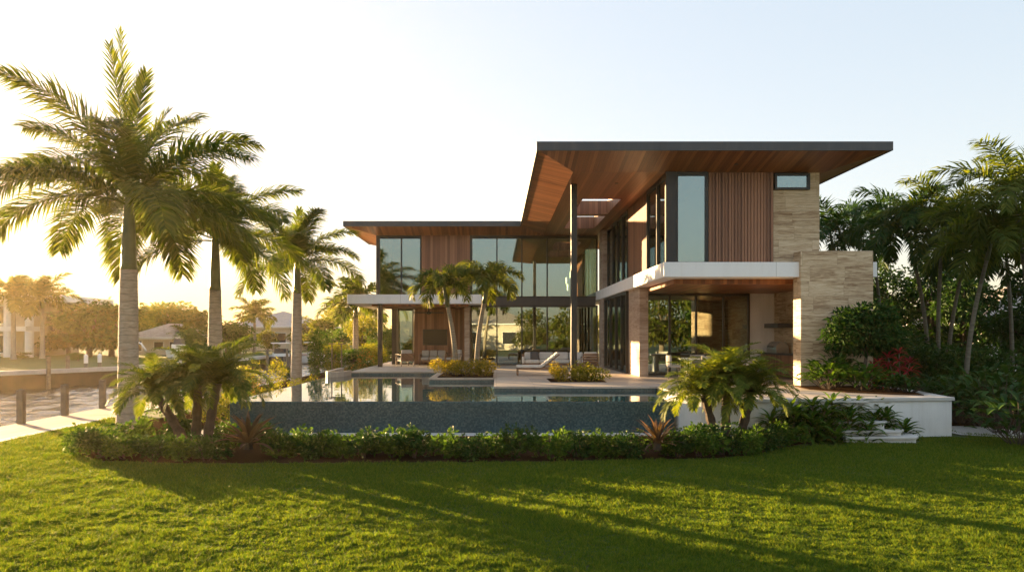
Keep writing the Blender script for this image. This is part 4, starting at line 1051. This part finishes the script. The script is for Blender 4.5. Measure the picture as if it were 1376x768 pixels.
for i, (px, py, Y, h, r, lab) in enumerate([(1290,560,22,1.5,0.9,'dark broad leaved plant at the far end of the gravel path'), (1325,570,21,1.7,1.0,'dark broad leaved plant right of the gravel path'),
      (1350,575,19.5,1.9,1.0,'tall broad leaved plant at the right lawn edge'), (1372,600,17.5,1.4,0.9,'nearest broad leaved plant at the right lawn edge'), (1310,520,24,1.9,1.0,'dark broad leaved plant under the yellowish grove palm'), (1255,540,24,1.6,0.9,'dark broad leaved plant just right of the white wall corner')]):
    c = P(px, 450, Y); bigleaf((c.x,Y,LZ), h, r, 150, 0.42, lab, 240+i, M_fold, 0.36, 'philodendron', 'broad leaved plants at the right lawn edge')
# neighbouring house at the right
def house(name, x0, x1, y0, y1, z0, zw, zr, label, wins, wall=None, roof=None, over=0.6):
    t = thing(name, ((x0+x1)/2,(y0+y1)/2,z0), label, 'house')
    MB().box(x0,x1,y0,y1,z0,zw).build('wall', wall or M_housew, t)
    a, b, c, d = x0-over, x1+over, y0-over, y1+over
    hx = min((b-a),(d-c))*0.5*0.98
    if (b-a) > (d-c): r1, r2 = (a+hx,(c+d)/2,zr), (b-hx,(c+d)/2,zr)
    else: r1, r2 = ((a+b)/2,c+hx,zr), ((a+b)/2,d-hx,zr)
    m = MB()
    if (b-a) > (d-c): m.add([(a,c,zw),(b,c,zw),(b,d,zw),(a,d,zw),r1,r2], [(0,1,5,4),(1,2,5),(2,3,4,5),(3,0,4),(3,2,1,0)])
    else: m.add([(a,c,zw),(b,c,zw),(b,d,zw),(a,d,zw),r1,r2], [(0,1,4),(1,2,5,4),(2,3,5),(3,0,4,5),(3,2,1,0)])
    m.build('roof', roof or M_tile_roof, t)
    MB().box(a-0.05,b+0.05,c-0.05,c-0.001,zw-0.22,zw+0.02).box(a-0.05,b+0.05,d+0.001,d+0.05,zw-0.22,zw+0.02).box(a-0.05,a-0.001,c,d,zw-0.22,zw+0.02).box(b+0.001,b+0.05,c,d,zw-0.22,zw+0.02).build('eaves_board', M_white, t)
    for (side, u0, u1, v0, v1) in wins:
        yy = {'f': y0-0.03, 'b': y1+0.03}.get(side)
        if yy is not None:
            f = MB().box(u0,u1,yy-0.03,yy+0.025,v0,v1).build('window', M_white, t); o_ = 0.09
            MB().box(u0+o_,u1-o_,yy-0.04,yy+0.03 if side == 'b' else yy-0.032,v0+o_,v1-o_).build('pane', M_housed, f)
            if side == 'b': pass
        else:
            xx = x0-0.03 if side == 'l' else x1+0.03
            f = MB().box(xx-0.03,xx+0.03,u0,u1,v0,v1).build('window', M_white, t)
            MB().box(xx-0.04,xx+0.04,u0+0.09,u1-0.09,v0+0.09,v1-0.09).build('pane', M_housed, f)
    return t
house('neighbour_house', 25.6, 38, 39, 50, LZ, 2.35, 4.6, 'white neighbouring house with grey tiled roof behind the right hand grove', [('f',26.2,27.0,0.2,1.9), ('f',27.6,29.8,0.4,1.8), ('f',31,33,0.4,1.8)], M_white)

# ================================================================== ACROSS THE CANAL
FZ = -0.68
def dockpost(loc, h, r, label, white=False, group='mooring posts along the far seawall'):
    t = thing('mooring_post', loc, label, 'post', group)
    MB().tube([(loc[0],loc[1],loc[2]), (loc[0],loc[1],loc[2]+h)], r, 12).build('pile', M_post, t)
    MB().tube([(loc[0],loc[1],loc[2]+h+0.001), (loc[0],loc[1],loc[2]+h+0.03), (loc[0],loc[1],loc[2]+h+0.06)] if not white else [(loc[0],loc[1],loc[2]+h-0.5), (loc[0],loc[1],loc[2]+h+0.02), (loc[0],loc[1],loc[2]+h+0.12)], [r*1.06, r*1.06, 0.02] if not white else [r*1.06,r*1.06,0.02], 12).build('cap', M_white if white else M_post, t)
for i, (y, lab) in enumerate([(21.8,'nearest square timber bollard on the pink boardwalk'), (24.0,'second timber bollard along the pink boardwalk'), (26.3,'third timber bollard along the pink boardwalk, left of the tallest royal palm')]):
    t = thing('dock_bollard', (-13.92,y,-0.985), lab, 'bollard', 'bollards on the boardwalk')
    MB().box(-14.01,-13.83,y-0.09,y+0.09,-0.985,0.0).build('post', M_post, t, bevel=0.015)
    MB().add([(-14.02,y-0.1,0.0),(-13.82,y-0.1,0.0),(-13.82,y+0.1,0.0),(-14.02,y+0.1,0.0),(-13.92,y,0.035)], [(0,1,4),(1,2,4),(2,3,4),(3,0,4),(3,2,1,0)]).build('cap', M_post, t)
for px, Y, wh, lab in [(73,47,False,'first timber mooring post from the left at the far seawall'), (98,49.5,False,'second timber mooring post from the left at the far seawall'), (122,51,True,'white capped mooring post left of the davit at the far seawall'),
                       (140,52.5,True,'tall white capped mooring post beside the davit at the far seawall'), (388,75,False,'dark mooring post standing in the canal by the moored boats'), (362,70,False,'dark mooring post at the end of the far dock')]:
    c = P(px, 450, Y); dockpost((c.x,c.y-0.6,CZ-0.4), 2.35, 0.125, lab, wh)
# small white davit by the posts
dv = thing('boat_davit', (-26.0,53.6,FZ), 'small white boat davit with curved arm at the far seawall', 'davit')
MB().tube([(-26.0,53.6,FZ), (-26.0,53.6,1.2)], 0.09, 10).build('mast', M_white, dv, smooth=True)
MB().tube([(-26.0,53.6,1.15), (-25.4,53.2,1.0), (-24.9,52.9,0.5)], 0.06, 8).build('arm', M_white, dv, smooth=True)
# columned white house
ch_ = thing('columned_house', (-49,82,FZ), 'white two storey house with tall columns at the far left across the canal', 'house')
MB().box(-64,-50.5,79.5,90,FZ,5.2).build('wall', M_housew, ch_)
MB().box(-65,-46.8,75.5,91,5.2,5.9).build('roof', M_white, ch_)
MB().box(-64,-48.3,76.4,79.4,2.0,2.5).build('balcony', M_white, ch_)
for x in (-62,-56.3,-50.4,-48.2): MB().tube([(x,76.8,FZ),(x,76.8,1.99)], 0.42, 14).tube([(x,76.8,2.5),(x,76.8,5.2)], 0.40, 14).build('column', M_white, ch_)
for x in (-60.5,-55.9,-52.3):
    for z0, z1 in ((-0.4,1.7),(2.7,4.8)):
        f = MB().box(x-1.0,x+1.0,79.4,79.49,z0,z1).build('window', M_white, ch_); MB().box(x-0.85,x+0.85,79.37,79.395,z0+0.15,z1-0.15).build('pane', M_housed, f)
# two more houses
house('canal_house', -42.5, -36, 86, 96, FZ, 1.35, 3.0, 'low tan house with shallow brown roof beyond the canal, between two royal palms', [('f',-41.9,-40.9,-0.3,1.0), ('f',-39.6,-38.4,-0.1,0.9), ('f',-37.8,-36.6,-0.1,0.9)], M_housew, M_tile_roof)
house('canal_house', -41, -27, 112, 126, FZ, 2.9, 5.4, 'pale two storey house with wide grey hip roof behind the moored boats', [('f',-37,-35.2,0.4,2.0), ('f',-33.4,-31.6,0.4,2.0)], M_housew, M_roof)
# boats
def boat(loc, L, W, rot, label, hull, top=True):
    t = thing('motor_boat', (0,0,0), label, 'boat'); m = MB(); K = 8
    for i in range(K+1):
        q = i/K; x = -L/2 + L*q; w_ = W/2*(1 - max(0,(q-0.45)/0.55)**2.2); sh = 0.75+0.35*q
        for yy, zz in ((-w_,sh), (-w_*0.8,0.05), (0,-0.15), (w_*0.8,0.05), (w_,sh)): m.v.append((x,yy,zz))
    for i in range(K):
        for c in range(4): m.f.append((5*i+c, 5*i+c+1, 5*i+5+c+1, 5*i+5+c))
        m.f.append((5*i+4,5*i,5*i+5,5*i+9))
    m.f.append((0,1,2,3,4)[::-1])
    m.build('hull', hull, t)
    MB().box(-L*0.15,L*0.22,-W*0.3,W*0.3,0.85,1.35).build('console', M_white, t, bevel=0.05)
    w1 = MB().add([(L*0.22,-W*0.3,1.35),(L*0.22,W*0.3,1.35),(L*0.12,W*0.26,1.85),(L*0.12,-W*0.26,1.85)], [(0,1,2,3)]); w1.build('windscreen', M_housed, t)
    if top:
        for sx in (-L*0.12,L*0.10):
            for sy in (-W*0.28,W*0.28): MB().tube([(sx,sy,1.3),(sx,sy,2.35)], 0.03, 6).build('top_pole', M_steel, t)
        MB().box(-L*0.2,L*0.16,-W*0.36,W*0.36,2.352,2.45).build('hard_top', M_white, t, bevel=0.04)
    MB().box(-L/2-0.3,-L/2+0.05,-0.25,0.25,0.2,1.2).build('outboard_motor', M_fascia, t, bevel=0.06)
    t.location = loc; t.rotation_euler = (0,0,R(rot)); return t
boat((-22.9,79,CZ+0.1), 7.5, 2.6, -70, 'dark hulled motor boat with white hard top moored at the canal end', M_fascia)
boat((-20.6,86,CZ+0.1), 7.0, 2.4, -15, 'white motor boat moored behind the dark hulled one', M_white)
boat((-28.2,66,FZ+0.12), 4.2, 1.7, -60, 'small white boat on the far bank below the tan house', M_white, False)
boat((-17.2,90,CZ+0.1), 5.0, 2.0, 10, 'small white boat right of the moored motor boats', M_white, False)
tag(MB().box(-24.6,-13.4,90.6,91.8,-0.9,-0.70).build('far_dock', M_dock), 'wooden dock across the end of the canal behind the boats', 'dock')

# far palms
def fp(px, top, Y, label, L, seed, z=FZ, mat=None):
    c = P(px, top, Y); h = c.z - z
    return royal_palm('royal_palm', (c.x,Y,z), label, h-L*0.8-1.2, 1.0, L, seed, (0,0), 16, 0.3, 0.2, 34, 'royal palms across the canal', None, mat or M_far, 1.6, 1.25, 2.6)
fp(18, 355, 70, 'royal palm directly in front of the columned white house', 3.6, 301)
fp(57, 357, 72, 'royal palm right of the columned white house', 3.6, 302)
fp(342, 392, 95, 'lone slender palm behind the moored boats', 3.4, 303)
fp(478, 358, 52, 'coconut palm above the left floor slab of the house', 3.0, 304, -0.9, M_palm)
fp(520, 440, 60, 'low palm seen through the open left porch', 2.2, 305, -0.9, M_palm)
fp(250, 425, 88, 'bushy palm behind the tan house roof', 3.2, 306)

# far trees: a few kinds, copied
def proto_tree(seed, w, h, n, leaf, mat, name='canal_tree'):
    t = thing(name, (0,0,0), 'x', 'tree'); rng = np.random.default_rng(seed)
    tree_mesh(t, rng, h*0.35, crown_blobs(rng, w, h*0.84, h*0.14, 13), n, leaf, mat, M_bark, 0.18); return t
PT = [proto_tree(400+k, 3.4, 6.2, 2600, 0.42, [M_far, M_fol, M_far][k]) for k in range(3)]
PTN = [proto_tree(410+k, 3.0, 5.6, 3800, 0.26, [M_fol, M_foly][k], 'garden_tree') for k in range(2)]
seen = set()
def put(p_, loc, s, rot, label, group, sz=None):
    o = copy_tree(p_) if p_.name in seen else p_
    seen.add(p_.name)
    o.location = loc; o.scale = (s,s,sz or s); o.rotation_euler = (0,0,rot); return tag(o, label, 'tree', group)
rt = random.Random(3)
def ft(px, top, Y, label, k=0, w=1.0, z=FZ, grp='trees across the canal', pool_=None):
    c = P(px, top, Y); h = c.z - z
    put((pool_ or PT)[k], (c.x,Y,z), h/6.2*w*1.05, rt.uniform(0,6.28), label, grp, h/6.3)
ft(92, 415, 84, 'bushy tree between the columned house and the big hedge tree', 0, 1.3)
ft(120, 405, 78, 'broad tree left of the tallest royal palm trunk, across the canal', 1, 1.5)
ft(150, 400, 80, 'broad tree directly behind the tallest royal palm trunk', 0, 1.4)
ft(185, 410, 92, 'round tree behind the left end of the tan house', 2, 1.3)
ft(215, 405, 104, 'wide tree behind the tan house', 1, 1.5)
ft(240, 402, 100, 'tall round tree behind the right end of the tan house', 0, 1.2)
ft(268, 408, 98, 'tree between the tan house and the middle royal palm trunk', 2, 1.3)
ft(262, 440, 80, 'low tree in front of the tan house at its right', 1, 1.2)
ft(305, 430, 92, 'dark round tree right of the middle royal palm trunk', 1, 1.5)
ft(322, 436, 90, 'dark low tree in front of the pale two storey house', 1, 1.2)
ft(360, 440, 104, 'small round tree before the pale two storey house', 2, 1.3)
ft(385, 420, 130, 'tree behind the right end of the pale house roof', 0, 1.4)
ft(372, 424, 140, 'tree rising over the pale house roof', 2, 1.4)
ft(415, 425, 110, 'tree just right of the smallest royal palm trunk', 0, 1.3)
ft(440, 420, 96, 'tall tree at the canal end left of the house', 2, 1.3)
ft(172, 470, 60, 'low bush at the far seawall behind the tallest royal palm', 1, 1.8)
ft(205, 472, 68, 'low bush in front of the tan house', 2, 1.6)
ft(105, 473, 66, 'low clipped bush on the far lawn', 1, 2.4)
ft(30, 472, 72, 'low bush at the foot of the columned house', 0, 2.6)
# near left trees beyond the garden
NG = 'trees left of the porch'
ft(455, 425, 62, 'leafy tree behind the tall corner shrub', 0, 1.0, LZ, NG, PTN)
ft(485, 418, 58, 'leafy tree left of the porch post', 1, 1.0, LZ, NG, PTN)
ft(520, 425, 56, 'leafy tree seen through the porch opening', 0, 1.1, LZ, NG, PTN)
ft(448, 455, 48, 'rounded golden tree near the path lights', 1, 1.2, LZ, NG, PTN)
ft(475, 456, 46, 'rounded green tree over the orange shrub', 0, 1.2, LZ, NG, PTN)
ft(505, 456, 47, 'rounded golden tree beside the porch post', 1, 1.2, LZ, NG, PTN)
ft(545, 440, 60, 'green tree behind the porch side window', 0, 1.3, LZ, NG, PTN)
# wood closing the view
rng = np.random.default_rng(77); lv = LV()
n = 16000; ang = rng.uniform(-1.05, 0.95, n); dd = rng.uniform(165, 215, n)
hh = (5.5 + 2.5*np.sin(ang*23) + 1.8*np.sin(ang*61+1) + 1.2*np.sin(ang*140))*rng.uniform(0,1,n)**0.6
C = np.stack([np.sin(ang)*dd, np.cos(ang)*dd, FZ+hh], 1)
leaf_cloud(lv, rng, C, rng.normal(size=(n,3)), 1.7, 0.6, 0.2, 0.1)
o = lv.build('far_woods', M_far); o['kind'] = 'stuff'; o['label'] = 'distant tree line beyond the canal'

# ------------------------------------------------------------------ behind the camera (seen in the window reflections)
house('garden_house', -14, 6, -62, -50, LZ, 3.6, 6.6, 'cream house with wide roof mirrored in the living room glass', [('b',-11,-8.5,0,2.2), ('b',-5,-2.5,0,2.2), ('b',1,3.5,0,2.2)], M_housew, M_tile_roof)
for i, (x, y, s, k, lab) in enumerate([(-22,-34,1.1,0,'tree at the left of the mirrored garden'), (-8,-36,0.8,1,'tree before the mirrored cream house'), (12,-34,1.2,2,'tree right of the mirrored cream house'), (20,-30,1.3,0,'tree at the right of the mirrored garden'), (28,-40,1.3,1,'tall tree deep in the mirrored garden'), (-30,-44,1.3,2,'tall tree at the far left of the mirrored garden'), (6,-40,0.9,0,'tree beside the mirrored house wall'), (38,-26,1.3,2,'tree at the far right of the mirrored garden')]):
    put(PT[k], (x,y,LZ), s*1.3, i*1.1, lab, 'trees across the front garden', s*1.25)

# ------------------------------------------------------------------ lawn grass
rng = np.random.default_rng(1)
def inpoly(x, y, poly):
    r = np.zeros(len(x), bool); j = len(poly)-1
    for i in range(len(poly)):
        xi, yi = poly[i]; xj, yj = poly[j]
        c = ((yi > y) != (yj > y)) & (x < (xj-xi)*(y-yi)/(yj-yi+1e-12)+xi); r ^= c; j = i
    return r
def grass():
    N = 1150000
    u = rng.uniform(0,1,N); Y = 7.2*(24/7.2)**u            # denser near the camera
    X = (rng.uniform(-0.85,1.0,N))*Y
    keep = (X > -12.0) & (X < 20) & ~inpoly(X, Y, BED) & ~inpoly(X, Y, JUN) & (Y < 23)
    keep &= ~((X > 8.2) & (X < 12.1) & (Y > 18.9 )) & ~((X > -8.2) & (X < 8.3) & (Y > 17.5))
    keep &= ~inpoly(X, Y, [(8.4,19.0),(8.4,17.85),(10.1,17.85),(10.4,18.2),(10.4,19.0)])
    X, Y = X[keep], Y[keep]; n = len(X)
    cl = np.sin(X*1.7+0.6*np.sin(Y*2.1))*np.sin(Y*1.9+0.5*np.sin(X*2.7)) + 0.6*np.sin(X*5.1+Y*3.3)*np.sin(Y*6.1-X*2.2)
    tab = rng.uniform(0.45,1.55,(512,512)); gx = (X/0.085).astype(int) % 512; gy = (Y/0.085).astype(int) % 512; tab2 = rng.uniform(0.86,1.14,(256,256))
    cf = tab[gx,gy]*tab2[(X/0.31).astype(int) % 256,(Y/0.31).astype(int) % 256]
    h = cf*(0.036 + 0.010*cl)*rng.uniform(0.6,1.4,n)*(0.75+Y*0.03)
    w = 0.0056*(Y/8.0)**0.8*rng.uniform(0.8,1.3,n)
    a = rng.uniform(0,2*np.pi,n); b = rng.uniform(0,2*np.pi,n); le = rng.uniform(0.2,1.2,n)*h
    wx, wy = np.cos(a)*w, np.sin(a)*w
    V = np.empty((n,3,3)); z = LZ
    V[:,0] = np.stack([X-wx, Y-wy, np.full(n,z)],1); V[:,1] = np.stack([X+wx, Y+wy, np.full(n,z)],1)
    V[:,2] = np.stack([X+np.cos(b)*le, Y+np.sin(b)*le, z+h],1)
    me = bpy.data.meshes.new('lawn_grass'); me.vertices.add(3*n); me.vertices.foreach_set('co', V.ravel())
    me.loops.add(3*n); me.loops.foreach_set('vertex_index', np.arange(3*n)); me.polygons.add(n)
    me.polygons.foreach_set('loop_start', np.arange(0,3*n,3)); me.update(calc_edges=True); me.validate()
    me.materials.append(M_grass)
    o = bpy.data.objects.new('lawn_grass', me); COL.objects.link(o); tag(o, 'short green lawn grass in front of the planting bed', 'grass', kind='stuff')
grass()

# ------------------------------------------------------------------ haze
def haze():
    m = bpy.data.materials.new('haze air'); m.use_nodes = True; t = m.node_tree; t.nodes.clear()
    o = t.nodes.new('ShaderNodeOutputMaterial'); v = t.nodes.new('ShaderNodeVolumePrincipled')
    v.inputs['Color'].default_value = (1.0,0.79,0.47,1); v.inputs['Density'].default_value = HAZE_D; v.inputs['Anisotropy'].default_value = HAZE_G
    t.links.new(v.outputs[0], o.inputs['Volume'])
    MB().box(-520,620,-420,920,-3.6,16).build('haze', m, kind='stuff')
HAZE_D, HAZE_G = 0.00026, 0.7
if HAZE_D > 0: haze()
